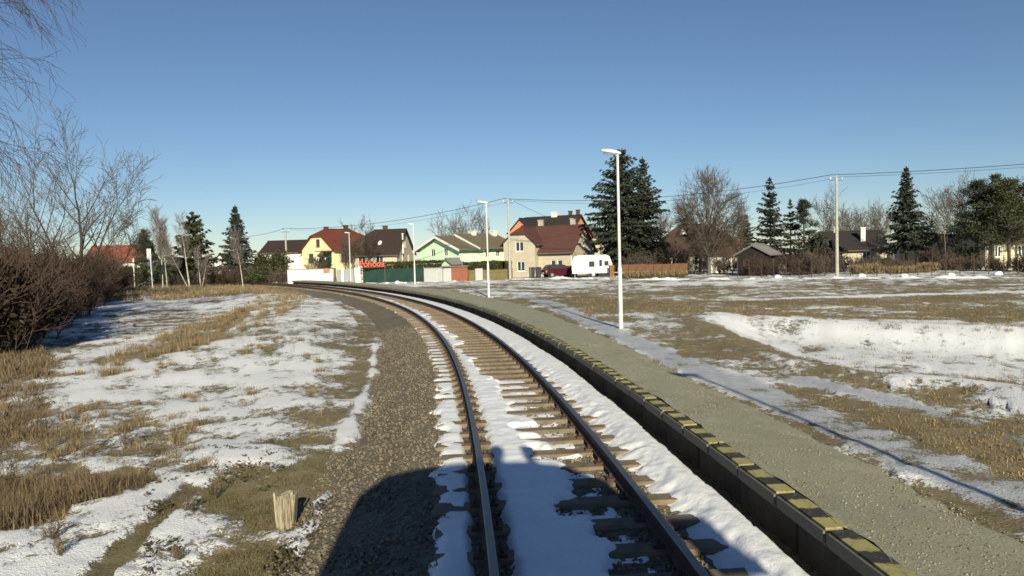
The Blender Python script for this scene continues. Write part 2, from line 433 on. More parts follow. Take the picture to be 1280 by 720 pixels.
# ------------------------------------------------------------------ ballast bed, snow on the track
def strip(name, sv, ov, zf, mats, smooth=True):
    A, B = np.meshgrid(sv, ov, indexing='ij'); s = A.ravel(); o = B.ravel()
    x, y = tr(s, o); z = zf(s, o, x, y)
    n = len(ov); i = np.arange(len(sv)-1)[:, None]*n+np.arange(n-1)[None]
    F = np.stack([i, i+1, i+n+1, i+n], -1).reshape(-1, 4)
    return np_mesh(name, np.stack([x, y, z], 1), F, mats, smooth)
def bed_z(s, o, x=None, y=None):
    return -.205 - .13*sstep(-1.5, -2.35, o) - .26*sstep(-2.25, -2.8, o) - .10*sstep(1.45, 1.75, o)
def ballastmat():
    m, n, b = newmat('ballast')
    tc = n.nodes.new('ShaderNodeTexCoord')
    v = nd(n, 'ShaderNodeTexVoronoi'); v.inputs['Scale'].default_value = 26; n.links.new(tc.outputs['Object'], v.inputs['Vector'])
    f = noise(n, 1.5, 5, .6); sep = n.nodes.new('ShaderNodeSeparateColor'); n.links.new(v.outputs['Color'], sep.inputs[0])
    c = mixrgb(n, ramp(n, sep.outputs[0], 0, 1), (.125, .108, .078), (.235, .202, .148))
    c = mixrgb(n, ramp(n, f, .48, .75), c, (.135, .105, .068))
    c = mixrgb(n, math_(n, 'MULTIPLY', ramp(n, noise(n, .9, 7, .75), .53, .68), .7), c, (.105, .092, .042))
    n.links.new(c, b.inputs['Base Color']); b.inputs['Roughness'].default_value = .9; b.inputs['Specular IOR Level'].default_value = .2
    bump(n, b, math_(n, 'SUBTRACT', 1.0, v.outputs['Distance']), .6, .03)
    return m
BALLAST = ballastmat()
sv = np.concatenate([np.arange(-6, 16, .07), np.arange(16, 40, .2), np.arange(40, 160, .6)])
me = strip('ballast_bed', sv, np.concatenate([np.linspace(-2.75, 2.0, 66)]), lambda s, o, x, y: bed_z(s, o)+.035*(fbm(x, y, .12, 3, 9)-.5)*np.clip((30-s)/10, .2, 1)+.03*(fbm(x, y, .7, 3, 10)-.5), BALLAST)
tag(link('ballast_bed', me), kind='structure')
# loose stones (nobody could count them)
def stones(n, seed, srange, orange, size, zf, mat, name):
    rng = np.random.default_rng(seed)
    s = srange[0]+(srange[1]-srange[0])*rng.random(n)**1.7; o = rng.uniform(*orange, n)
    x, y = tr(s, o); z = zf(s, o)
    base = np.array([(1,0,0),(-1,0,0),(0,1,0),(0,-1,0),(0,0,1),(0,0,-1)], float)
    tri = np.array([(0,2,4),(2,1,4),(1,3,4),(3,0,4),(2,0,5),(1,2,5),(3,1,5),(0,3,5)])
    q = rng.normal(size=(n, 3, 3)); Q, _ = np.linalg.qr(q)
    sc = rng.uniform(*size, (n, 1, 1))*rng.uniform(.6, 1.3, (n, 6, 1))
    V = np.einsum('nij,kj->nki', Q, base)*sc + np.stack([x, y, z], 1)[:, None]
    F = (tri[None]+6*np.arange(n)[:, None, None]).reshape(-1, 3)
    return np_mesh(name, V.reshape(-1, 3), F, mat)
STONE = M('ballast_stone', (.20, .172, .128), .9, .5, 1.0, col2=(.13, .105, .072), island=.35)
tag(link('ballast_stones', stones(26000, 3, (2, 28), (-2.75, 1.0), (.008, .032), lambda s, o: np.maximum(height(*tr(s, o), s, o), bed_z(s, o))+.004, STONE, 'ballast_stones')), 'loose brown grey ballast stones beside and between the rails', 'gravel', kind='stuff')
# snow lying on the track bed
sv = np.concatenate([np.arange(-3, 16, .05), np.arange(16, 34, .12), np.arange(34, 90, .4)])
def z_mid(s, o, x, y):
    e = np.interp(s, [0, 9, 13, 16, 20, 26, 34, 45, 60], [.62, .12, .02, -.22, -.30, -.36, -.25, -.05, -.3])
    n = fbm(x, y, .5, 4, 31); f = fbm(x, y, .11, 3, 32)
    z = -.128 + .03*(n-.5) + .02*(f-.5)
    z = z - .30*sstep(-.10, .22, o-e+(n-.5)*1.0)
    z2 = -.195 + .11*(fbm(x, y, .34, 5, 37)-.49)
    z = np.maximum(z, z2 - .06*sstep(14, 17, s)*(1-sstep(30, 40, s)))
    z = z - .13*sstep(.50, .66, np.abs(o)+.10*(f-.5))
    return z
tag(link('snow_between_rails', strip('snow_between_rails', sv, np.linspace(-.68, .68, 40), z_mid, SNOW)), kind='structure')
def z_left(s, o, x, y):
    n = fbm(x, y, .35, 4, 41); t = np.interp(s, [0, 10, 18, 30, 60], [1, 1, .7, .45, .3])
    z = -.150 + .055*(n-.5) - .13*sstep(-1.12, -1.40, o+.30*(n-.5)) - .12*sstep(-.95, -.83, o+.08*(n-.5))
    return z - .075*(1-t) 
tag(link('snow_left_of_rails', strip('snow_left_of_rails', sv, np.linspace(-1.55, -.80, 24), z_left, SNOW)), kind='structure')
def z_right(s, o, x, y):
    n = fbm(x, y, .16, 4, 51); f = fbm(x, y, .06, 3, 52); lf = fbm(x, y, 1.6, 2, 53)
    e = np.interp(s, [0, 6, 10, 14, 20, 60], [1.17, 1.17, 1.10, 1.0, .90, .88])
    z = -.222 + .150*sstep(-.22, .30, o-e-(n-.5)*.22) + .016*(f-.5) + .014*(n-.5) + .03*(lf-.5)
    return z - .45*sstep(1.55, 1.63, o+.12*(lf-.5)+.03*(f-.5))
tag(link('snow_beside_platform', strip('snow_beside_platform', sv, np.linspace(.82, 1.70, 36), z_right, SNOW)), kind='structure')

# ------------------------------------------------------------------ the railway track: rails, sleepers, fastenings
def build_track():
    root = empty('railway_track', (0, 0, -.36)); tag(root, 'rusty curved railway track with pale sleepers running past the low platform', 'railway track')
    inv = Vector((0, 0, .36))
    railside = M('rail_rust', (.085, .052, .036), .75, .4, 5, spec=.3)
    m, n, b = newmat('rail_top'); f = noise(n, 8, 3, .6)
    n.links.new(mixrgb(n, f, (.22, .21, .20), (.13, .12, .11)), b.inputs['Base Color']); b.inputs['Metallic'].default_value = .85; b.inputs['Roughness'].default_value = .42
    prof = [(-.0625, -.15), (.0625, -.15), (.0625, -.138), (.012, -.118), (.009, -.045), (.034, -.034), (.035, -.008), (.026, 0), (-.026, 0), (-.035, -.008), (-.034, -.034), (-.009, -.045), (-.012, -.118), (-.0625, -.138)]
    ss = np.concatenate([np.arange(-30, 40, .5), np.arange(40, 160, 1.0)])
    for oc in (-.7525, .7525):
        mb = MB(); k = len(prof)
        for s_ in ss:
            for a, z in prof: mb.v.append(tuple(trp(s_, oc+a, z)+inv))
        for i in range(len(ss)-1):
            for j in range(k):
                j2 = (j+1) % k
                mb.f.append((i*k+j, i*k+j2, (i+1)*k+j2, (i+1)*k+j)); mb.m.append(1 if j in (6, 7, 8) else 0)
        mb.build('rail', [railside, m], root)
    # sleepers
    wood = M('sleeper_wood', (.245, .20, .14), .9, .45, 3.5, col2=(.14, .105, .07), bs=.5, bsc=25)
    def sleeper_mesh(seed):
        rg = random.Random(seed); bm = bmesh.new()
        bmesh.ops.create_cube(bm, size=1); bmesh.ops.scale(bm, vec=(2.5, .25, .19), verts=bm.verts)
        bmesh.ops.bevel(bm, geom=bm.edges[:], offset=.018, segments=1, affect='EDGES')
        for v in bm.verts: v.co += Vector((rg.uniform(-.03, .03), rg.uniform(-.012, .012), rg.uniform(-.007, .007)))
        me = bpy.data.meshes.new('sleeper'); bm.to_mesh(me); bm.free(); me.materials.append(wood); return me
    meshes = [sleeper_mesh(i) for i in range(6)]
    rg = random.Random(4); fast = MB(); s_ = -2.0; k = 0
    while s_ < 118:
        p = trp(s_, rg.uniform(-.03, .03), -.252+rg.uniform(-.006, .006)); th = float(np.interp(s_, S, TH))
        o = link('sleeper', meshes[k % 6], root, p+inv); o.rotation_euler = (0, 0, th+rg.uniform(-.015, .015))
        if s_ < 40:
            for oc in (-.7525, .7525):
                for sd_ in (-1, 1):
                    c = trp(s_, oc+sd_*.095, -.15)+inv
                    fast.box(c.x-.045, c.x+.045, c.y-.06, c.y+.06, c.z-.012, c.z+.022)
                    fast.tube(c+Vector((0, 0, .02)), c+Vector((0, 0, .065)), .016, n=6)
        s_ += .62; k += 1
    tag(fast.build('fastenings', railside, root), kind='stuff')
build_track()

# ------------------------------------------------------------------ platform
def build_platform():
    m, n, b = newmat('platform_gravel')
    n2 = noise(n, 42, 5, .8); n1 = noise(n, 3, 5, .6); n0 = noise(n, .5, 4, .6)
    c = mixrgb(n, ramp(n, n2, .35, .65), (.195, .188, .120), (.46, .44, .31))
    c = mixrgb(n, ramp(n, n1, .45, .8), c, (.28, .265, .18))
    c = mixrgb(n, math_(n, 'MULTIPLY', ramp(n, noise(n, 1.3, 8, .75), .50, .66), .45), c, (.16, .15, .10))
    c = mixrgb(n, math_(n, 'MULTIPLY', ramp(n, n0, .5, .8), .35), c, (.34, .325, .235))
    n.links.new(c, b.inputs['Base Color']); b.inputs['Roughness'].default_value = .85; bump(n, b, n2, .7, .03)
    sv = np.concatenate([np.arange(-8, 20, .12), np.arange(20, 86, .4)]); ov = np.linspace(0, 1, 26)
    A, B = np.meshgrid(sv, ov, indexing='ij'); s = A.ravel(); t = B.ravel()
    pw = plat_w(s); x0, y0 = tr(s, 2.0); 
    rag = .16*(fbm(s, s*0+3, .9, 4, 61)-.5)+.10*(fbm(s, s*0+8, .2, 3, 62)-.5)
    rg2 = .17*(fbm(s, s*0+5, .45, 4, 66)-.62)
    o = 1.885+rg2+(pw+rag-1.885-rg2)*t
    x, y = tr(s, o); z = .222 + .022*(1-sstep(0, .05, t)) - .09*sstep(.62, 1, t) - .02*t + .012*(fbm(x, y, .4, 3, 63)-.5) - .10*sstep(.97, 1, t)
    k = len(ov); i = np.arange(len(sv)-1)[:, None]*k+np.arange(k-1)[None]
    F = np.stack([i, i+1, i+k+1, i+k], -1).reshape(-1, 4)
    pl = link('platform', np_mesh('platform', np.stack([x, y, z], 1), F, m, True)); tag(pl, kind='structure')
    pl['label'] = 'gravel platform with striped kerb'
    # kerb blocks with worn yellow and black paint; wall blocks below
    km, n, b = newmat('kerb_paint')
    tc = n.nodes.new('ShaderNodeTexCoord'); sx = n.nodes.new('ShaderNodeSeparateXYZ'); n.links.new(tc.outputs['Object'], sx.inputs[0])
    oi = n.nodes.new('ShaderNodeObjectInfo')
    off = n.nodes.new('ShaderNodeVectorMath'); off.operation = 'ADD'; n.links.new(tc.outputs['Object'], off.inputs[0])
    sc3 = n.nodes.new('ShaderNodeVectorMath'); sc3.operation = 'SCALE'; sc3.inputs[0].default_value = (37, 11, 5); n.links.new(oi.outputs['Random'], sc3.inputs['Scale'])
    n.links.new(sc3.outputs[0], off.inputs[1])
    nz = noise(n, 9, 5, .65, vec=off.outputs[0]); nf = noise(n, 35, 5, .7, vec=off.outputs[0])
    u = math_(n, 'ADD', sx.outputs[0], math_(n, 'MULTIPLY', math_(n, 'SUBTRACT', nz, .5), .16))
    fr = math_(n, 'FRACT', math_(n, 'ADD', math_(n, 'DIVIDE', u, .42), 10.0))
    st = math_(n, 'MULTIPLY', ramp(n, fr, .02, .06), math_(n, 'SUBTRACT', 1.0, ramp(n, fr, .52, .57)))
    wear = ramp(n, math_(n, 'ADD', math_(n, 'MULTIPLY', nf, .6), math_(n, 'MULTIPLY', nz, .4)), .53, .62)
    top = ramp(n, sx.outputs[2], -.022, -.004)
    yel = mixrgb(n, ramp(n, nz, .3, .7), (.46, .40, .115), (.33, .30, .11)); blk = (.030, .027, .022); con = mixrgb(n, nz, (.20, .18, .14), (.12, .105, .08))
    yel = mixrgb(n, math_(n, 'MULTIPLY', oi.outputs['Random'], .45), yel, (.22, .20, .10)); c = mixrgb(n, st, blk, yel); c = mixrgb(n, math_(n, 'MULTIPLY', wear, .75), c, con); c = mixrgb(n, top, con, c)
    n.links.new(c, b.inputs['Base Color']); b.inputs['Roughness'].default_value = .8; bump(n, b, nf, .5, .012)
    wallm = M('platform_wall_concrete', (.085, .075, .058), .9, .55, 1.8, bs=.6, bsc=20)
    bm = bmesh.new(); bmesh.ops.create_cube(bm, size=1); bmesh.ops.scale(bm, vec=(.832, .21, .14), verts=bm.verts)
    bmesh.ops.translate(bm, vec=(0, 0, -.07), verts=bm.verts)
    bmesh.ops.bevel(bm, geom=bm.edges[:], offset=.022, segments=2, affect='EDGES'); kme = bpy.data.meshes.new('kerb_block'); bm.to_mesh(kme); bm.free(); kme.materials.append(km)
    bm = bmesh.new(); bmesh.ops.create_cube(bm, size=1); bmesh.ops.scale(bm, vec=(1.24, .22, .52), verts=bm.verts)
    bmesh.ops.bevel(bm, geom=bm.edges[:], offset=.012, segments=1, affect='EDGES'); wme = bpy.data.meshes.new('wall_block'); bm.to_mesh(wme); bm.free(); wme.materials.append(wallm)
    rg = random.Random(8); s_ = -4.0
    while s_ < 84:
        o = link('kerb_block', kme, pl, trp(s_+.42, 1.80+rg.uniform(-.006, .006), .238+rg.uniform(-.006, .006)))
        o.rotation_euler = (rg.uniform(-.012, .012), 0, math.pi/2+float(np.interp(s_+.42, S, TH))+rg.uniform(-.006, .006)); s_ += .84
    s_ = -4.0
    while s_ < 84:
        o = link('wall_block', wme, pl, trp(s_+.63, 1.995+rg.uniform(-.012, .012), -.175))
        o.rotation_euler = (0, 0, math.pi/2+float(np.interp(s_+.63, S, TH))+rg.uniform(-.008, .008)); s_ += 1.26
build_platform()
tag(link('platform_grit', stones(5200, 14, (3, 17), (1.93, 3.2), (.004, .012), lambda s, o: .222-.09*sstep(.62, 1, (o-1.885)/(plat_w(s)-1.885))-.02*(o-1.885)/1.3, M('grit', (.33, .31, .23), .9, .4, 2, col2=(.14, .13, .09), island=.4), 'platform_grit')), 'loose grit lying on the gravel platform', 'gravel', kind='stuff')

# ------------------------------------------------------------------ railcar (behind the camera; it throws the shadow on the track)
def build_railcar():
    root = empty('railcar', (0, 0, 0)); tag(root, 'red and cream railcar casting the long shadow over the rails', 'railcar')
    cx = float(tr(-.4, 0)[0]); root.location = trp(-2.45, 0, 0)-Vector((.10, 0, 0)); root.rotation_euler = (0, 0, .045)
    red = M('railcar_red', (.45, .05, .03), .4, .15, 2); crm = M('railcar_roof', (.35, .35, .33), .6, .2, 2); blk = M('railcar_black', (.03, .03, .03), .6, .2, 3)
    prof = [(-1.5, .95), (1.5, .95), (1.56, 1.3), (1.58, 2.3), (1.53, 2.85), (1.42, 3.22), (1.12, 3.48), (.6, 3.58), (0, 3.61), (-.6, 3.58), (-1.12, 3.48), (-1.42, 3.22), (-1.53, 2.85), (-1.58, 2.3), (-1.56, 1.3)]
    ys = [2.05, 1.98, -8]; sc_ = [.97, 1.0, 1.0]
    mb = MB(); mb.sweep([[(a*k, y, z-(.03 if k < 1 else 0)) for a, z in [(a_*.96, z_) for a_, z_ in prof]] for y, k in zip(ys, sc_)]); body = mb.build('body', red, root)
    mb = MB()
    for a in (-1.3, -.42, .46): mb.box(a, a+.84, 2.06, 2.075, 1.75, 2.75)
    mb.build('windscreen', GLASS, root)
    for a in (-1.1, 1.1):
        mb = MB(); mb.tube((a, 2.05, 1.35), (a, 2.12, 1.35), .12, n=14); mb.build('headlight', WHITEP, root)
        mb = MB(); mb.tube((a*.8, 2.05, 1.05), (a*.8, 2.45, 1.05), .08); mb.tube((a*.8, 2.45, 1.05), (a*.8, 2.50, 1.05), .2, n=16); mb.build('buffer', blk, root)
    for a in (.30, .70):
        mb = MB(); mb.tube((a, 1.8, 3.5), (a, 1.8, 3.74), .03); mb.tube((a, 1.5, 3.80), (a, 2.0, 3.80), .06, .10); mb.build('horn', blk, root)
    mb = MB(); mb.box(1.60, 1.92, 1.72, 1.76, 2.35, 2.85); mb.tube((1.45, 1.74, 2.8), (1.7, 1.74, 2.8), .025); mb.build('mirror', blk, root)
    mb = MB(); mb.box(-1.1, 1.1, -8, 1.7, .55, .95); mb.build('underframe', blk, root)
    for y in (.4, -5.6):
        for a in (-.7525, .7525):
            mb = MB(); mb.tube((a-.065, y, .42), (a+.065, y, .42), .42, n=24); mb.build('wheel', blk, root)
build_railcar()

# ------------------------------------------------------------------ vegetation generators
def tubes_mesh(name, segs, sides, mat):
    P0 = np.array([s[0] for s in segs]); P1 = np.array([s[1] for s in segs]); R0 = np.array([s[2] for s in segs]); R1 = np.array([s[3] for s in segs])
    d = P1-P0; L = np.linalg.norm(d, axis=1, keepdims=True); d = d/np.maximum(L, 1e-9)
    ref = np.where(np.abs(d[:, 2:3]) < .8, np.array([[0, 0, 1.]]), np.array([[1., 0, 0]]))
    a = np.cross(d, ref); a /= np.linalg.norm(a, axis=1, keepdims=True); b = np.cross(d, a)
    V = []
    for P_, R_ in ((P0, R0), (P1, R1)):
        for i in range(sides):
            t = 2*math.pi*i/sides; V.append(P_+(a*math.cos(t)+b*math.sin(t))*R_[:, None])
    V = np.stack(V, 1); n = len(segs); k = 2*sides
    F = np.array([(i, (i+1) % sides, sides+(i+1) % sides, sides+i) for i in range(sides)])
    F = (F[None]+k*np.arange(n)[:, None, None]).reshape(-1, 4)
    return np_mesh(name, V.reshape(-1, 3), F, mat)
def cards_mesh(name, C, A, B, mat):
    """diamond shaped cards: centre C, half long axis A, half short axis B"""
    V = np.stack([C-A, C+B*1.0-A*.1, C+A, C-B*1.0-A*.1], 1); n = len(C)
    F = (np.arange(4)[None]+4*np.arange(n)[:, None])
    return np_mesh(name, V.reshape(-1, 3), F, mat)
def unit(v): return v/np.maximum(np.linalg.norm(v, axis=-1, keepdims=True), 1e-9)
def grow(segs, rg, p, d, L, r, lev, P):
    n = P['n'][lev]; step = L/n; kids = P['k'][lev] if lev < len(P['k']) else 0
    rt = r*P.get('tip', .35); p = p.copy(); d = d.copy(); rmin = P.get('rmin', .008)
    for i in range(n):
        wd = P['w'][lev]
        d = Vector((d.x+rg.gauss(0, wd), d.y+rg.gauss(0, wd), d.z+rg.gauss(0, wd)+P['up'][lev])).normalized()
        q = p+d*step; ra = max(rmin, r+(rt-r)*i/n); rb = max(rmin*.8, r+(rt-r)*(i+1)/n)
        segs.append((tuple(p), tuple(q), ra, rb, lev)); p = q
        f = (i+1)/n
        if kids and f > P['st'][lev]:
            m = kids/(n*(1-P['st'][lev])); c = int(m)+(rg.random() < m-int(m))
            for _ in range(c):
                az = rg.uniform(0, 2*math.pi); an = P['a'][lev]*rg.uniform(.7, 1.25)
                o = d.orthogonal().normalized(); o = Matrix.Rotation(az, 3, d) @ o
                nd_ = (d*math.cos(an)+o*math.sin(an)).normalized()
                l2 = L*P['l'][lev]*rg.uniform(.6, 1.15)*(1.15-.6*f if P.get('cone') else 1.0)
                grow(segs, rg, p, nd_, l2, max(rmin, ra*P['r'][lev]), lev+1, P)
def bare_tree(name, label, loc, seed, P, stems, bark, twig, group=None, cat='tree', trunk_lev=1):
    rg = random.Random(seed); segs = []
    for (dx, dy, dirv, L, r) in stems: grow(segs, rg, Vector((dx, dy, -.1)), Vector(dirv).normalized(), L, r, 0, P)
    root = empty(name, loc); tag(root, label, cat, group)
    a = [s for s in segs if s[4] <= trunk_lev]; b = [s for s in segs if s[4] > trunk_lev]
    link('trunk', tubes_mesh('trunk', a, 7, bark), root)
    if b: link('crown', tubes_mesh('crown', b, 3, twig), root)
    return root
def spruce(name, label, loc, seed, h, R, mat=NEED, shape=.85, nw=34, skip=.0, droop=.30, lo=.06, card=.34, cw=.075, group=None, bark=BARKD, lean=0, prof=None):
    rng = np.random.default_rng(seed); root = empty(name, loc); tag(root, label, 'tree', group)
    segs = []; n = 10
    for i in range(n):
        a, b = i/n, (i+1)/n
        segs.append(((lean*a, 0, -.1+h*a), (lean*b, 0, -.1+h*b), max(.02, .017*h*(1-a)), max(.012, .017*h*(1-b))))
    C = []; A = []; B = []
    for w_ in range(nw):
        t = (w_+rng.random()*.8)/nw; z = h*(lo+(1-lo)*t)
        Lb = R*(np.interp(t, *prof) if prof else (1-t)**shape)*rng.uniform(.82, 1.12)+.08
        nb = max(4, int(5+5*(1-t)))
        az0 = rng.random()*6.28
        for k in range(nb):
            if rng.random() < skip: continue
            az = az0+6.283*k/nb+rng.normal(0, .18); L = Lb*rng.uniform(.5, 1.22)
            od = np.array([math.cos(az), math.sin(az), 0.]); sdv = np.array([-math.sin(az), math.cos(az), 0.])
            m = max(4, int(L*3.2)); u = np.linspace(.08, 1, m)
            rise = (.55*t-.10)
            dz = L*((rise+rng.normal(0, .07))*u - droop*(1-t)*u*u*1.1*rng.uniform(.6, 1.4) + .10*u**3)
            pts = np.array([lean*(z/h), 0, z])[None]+od[None]*(L*u)[:, None]+np.array([0, 0, 1.])[None]*dz[:, None]
            for i in range(m-1): segs.append((tuple(pts[i]), tuple(pts[i+1]), .012+.02*(1-u[i]), .010+.02*(1-u[i+1])))
            per = 7
            for q in range(per):
                jit = rng.normal(0, .05, (m, 3)); sgn = rng.choice([-1., 1.], (m, 1))
                side = rng.uniform(.1, 1.0, (m, 1))
                dirn = unit(od[None]*rng.uniform(.35, 1.0, (m, 1))+sdv[None]*sgn*side+np.array([0, 0, -1.])[None]*rng.uniform(-.05, .75, (m, 1)))
                ln = card*rng.uniform(.55, 1.25, (m, 1))*(1.15-.45*u[:, None])*min(1, .25+L/2.0)
                c = pts+jit+dirn*ln*.8
                nrm = unit(np.cross(dirn, rng.normal(size=(m, 3))))
                C.append(c); A.append(dirn*ln); B.append(nrm*cw*rng.uniform(.7, 1.4, (m, 1)))
    k = int(40); top = np.zeros((k, 3)); top[:, 0] = lean; top[:, 2] = h*(.93+.08*rng.random(k))
    dirn = unit(np.stack([rng.normal(0, .5, k), rng.normal(0, .5, k), rng.uniform(.2, 1, k)], 1)); C.append(top); A.append(dirn*.16); B.append(unit(np.cross(dirn, rng.normal(size=(k, 3))))*.05)
    link('trunk', tubes_mesh('trunk', segs, 5, bark), root)
    link('crown', cards_mesh('crown', np.vstack(C), np.vstack(A), np.vstack(B), mat), root)
    return root
def pine(name, label, loc, seed, h, R, mat=NEEDP, lo=.3, clumps=60, per=130, bark=None, group=None, shape=.6, cl=.55):
    rng = np.random.default_rng(seed); rg = random.Random(seed); root = empty(name, loc); tag(root, label, 'tree', group)
    segs = []; n = 9; cx = rng.normal(0, .05*h/n, n+1).cumsum()*.4; cy = rng.normal(0, .05*h/n, n+1).cumsum()*.4
    for i in range(n): segs.append(((cx[i], cy[i], -.1+h*.95*i/n), (cx[i+1], cy[i+1], -.1+h*.95*(i+1)/n), .018*h*(1-i/n)+.03, .018*h*(1-(i+1)/n)+.03))
    C = []; A = []; B = []
    for k in range(clumps):
        t = rng.random()**.8; z = h*(lo+(1-lo)*t); az = rng.random()*6.283
        rad = R*max(.12, (1-t)**shape)*rng.uniform(.35, 1.0)
        tip = np.array([np.interp(z, np.linspace(0, h, n+1), cx)+rad*math.cos(az), rad*math.sin(az), z+rad*rng.uniform(-.05, .3)])
        b0 = np.array([np.interp(z, np.linspace(0, h, n+1), cx), 0, z-rad*.25]); mid = (tip+b0)/2+np.array([0, 0, -.05*rad])
        segs.append((tuple(b0), tuple(mid), .05, .035)); segs.append((tuple(mid), tuple(tip), .035, .015))
        r_ = cl*rng.uniform(.6, 1.25)*(1.1-.35*t)
        c = tip[None]+rng.normal(size=(per, 3))*np.array([r_*.55, r_*.55, r_*.33])[None]
        dirn = unit((c-tip[None])+np.array([0, 0, .35])+rng.normal(0, .25, (per, 3))); ln = rng.uniform(.09, .20, (per, 1))
        C.append(c); A.append(dirn*ln); B.append(unit(np.cross(dirn, rng.normal(size=(per, 3))))*rng.uniform(.03, .05, (per, 1)))
    link('trunk', tubes_mesh('trunk', segs, 6, bark or BARK), root)
    link('crown', cards_mesh('crown', np.vstack(C), np.vstack(A), np.vstack(B), mat), root)
    return root
def shrub(name, label, loc, seed, h, wd, stems=40, mat=TWIGR, group=None, kids=14, leaf=None, nleaf=0, cat='shrub', rmin=.012):
    rg = random.Random(seed); segs = []
    P = dict(n=[6, 4, 3], k=[kids, 5], w=[.10, .16, .2], up=[.05, .05, .03], st=[.15, .1], a=[.6, .65], l=[.42, .5], r=[.55, .6], rmin=rmin, tip=.3)
    for i in range(stems):
        a = rg.uniform(0, 6.283); q = math.sqrt(rg.random())*wd*.42
        grow(segs, rg, Vector((q*math.cos(a), q*math.sin(a), -.05)), Vector((math.cos(a)*.45*q/wd*2+rg.gauss(0, .15), math.sin(a)*.45*q/wd*2+rg.gauss(0, .15), 1)).normalized(), h*rg.uniform(.6, 1.05)*(1.05-.35*(q/(wd*.42))**2), .022, 0, P)
    root = empty(name, loc); tag(root, label, cat, group)
    tag(link('stems', tubes_mesh('stems', [s for s in segs if s[4] == 0], 4, BARKD), root), kind='stuff')
    link('twigs', tubes_mesh('twigs', [s for s in segs if s[4] > 0], 3, mat), root)
    if nleaf:
        rng = np.random.default_rng(seed); u = unit(rng.normal(size=(nleaf, 3))); rr = rng.random((nleaf, 1))**.4
        c = u*rr*np.array([wd*.5, wd*.5, h*.5])+np.array([0, 0, h*.5]); dirn = unit(u+rng.normal(0, .6, (nleaf, 3)))
        link('foliage', cards_mesh('foliage', c, dirn*rng.uniform(.08, .2, (nleaf, 1)), unit(np.cross(dirn, rng.normal(size=(nleaf, 3))))*.06, leaf), root)
    return root
def at_ground(px, Y, dz=0.0):
    x = (px-640)/FPX*Y; return Vector((x, Y, hz(x, Y)+dz))
def bush(name, label, loc, seed, rx, ry, h, leaf, n=4200, group=None, cs=.16, lumps=9):
    """dense evergreen bush: many leaf sprays over several lobes"""
    rng = np.random.default_rng(seed); root = empty(name, loc); tag(root, label, 'shrub', group)
    C = []; segs = []
    for k in range(lumps):
        c0 = np.array([rng.uniform(-.6, .6)*rx, rng.uniform(-.6, .6)*ry, h*rng.uniform(.3, .7)]); r = np.array([rx*.45, ry*.45, h*.36])*rng.uniform(.7, 1.15)
        m = n//lumps; u = unit(rng.normal(size=(m, 3))); C.append(c0+u*r*(rng.random((m, 1))**.35))
        segs.append(((c0[0]*.2, c0[1]*.2, -.1), tuple(c0), .05, .02))
    m = n//4; C.append(np.stack([rng.uniform(-.9, .9, m)*rx*.9, rng.uniform(-.9, .9, m)*ry*.9, rng.uniform(0, .45, m)*h], 1))
    C = np.vstack(C); C[:, 2] = np.abs(C[:, 2]); d = unit(rng.normal(size=C.shape)+np.array([0, 0, .5])); ln = rng.uniform(.5, 1.3, (len(C), 1))*cs
    tag(link('stems', tubes_mesh('stems', segs, 5, BARKD), root), kind='stuff')
    link('foliage', cards_mesh('foliage', C, d*ln, unit(np.cross(d, rng.normal(size=C.shape)))*ln*.45, leaf), root)
    return root

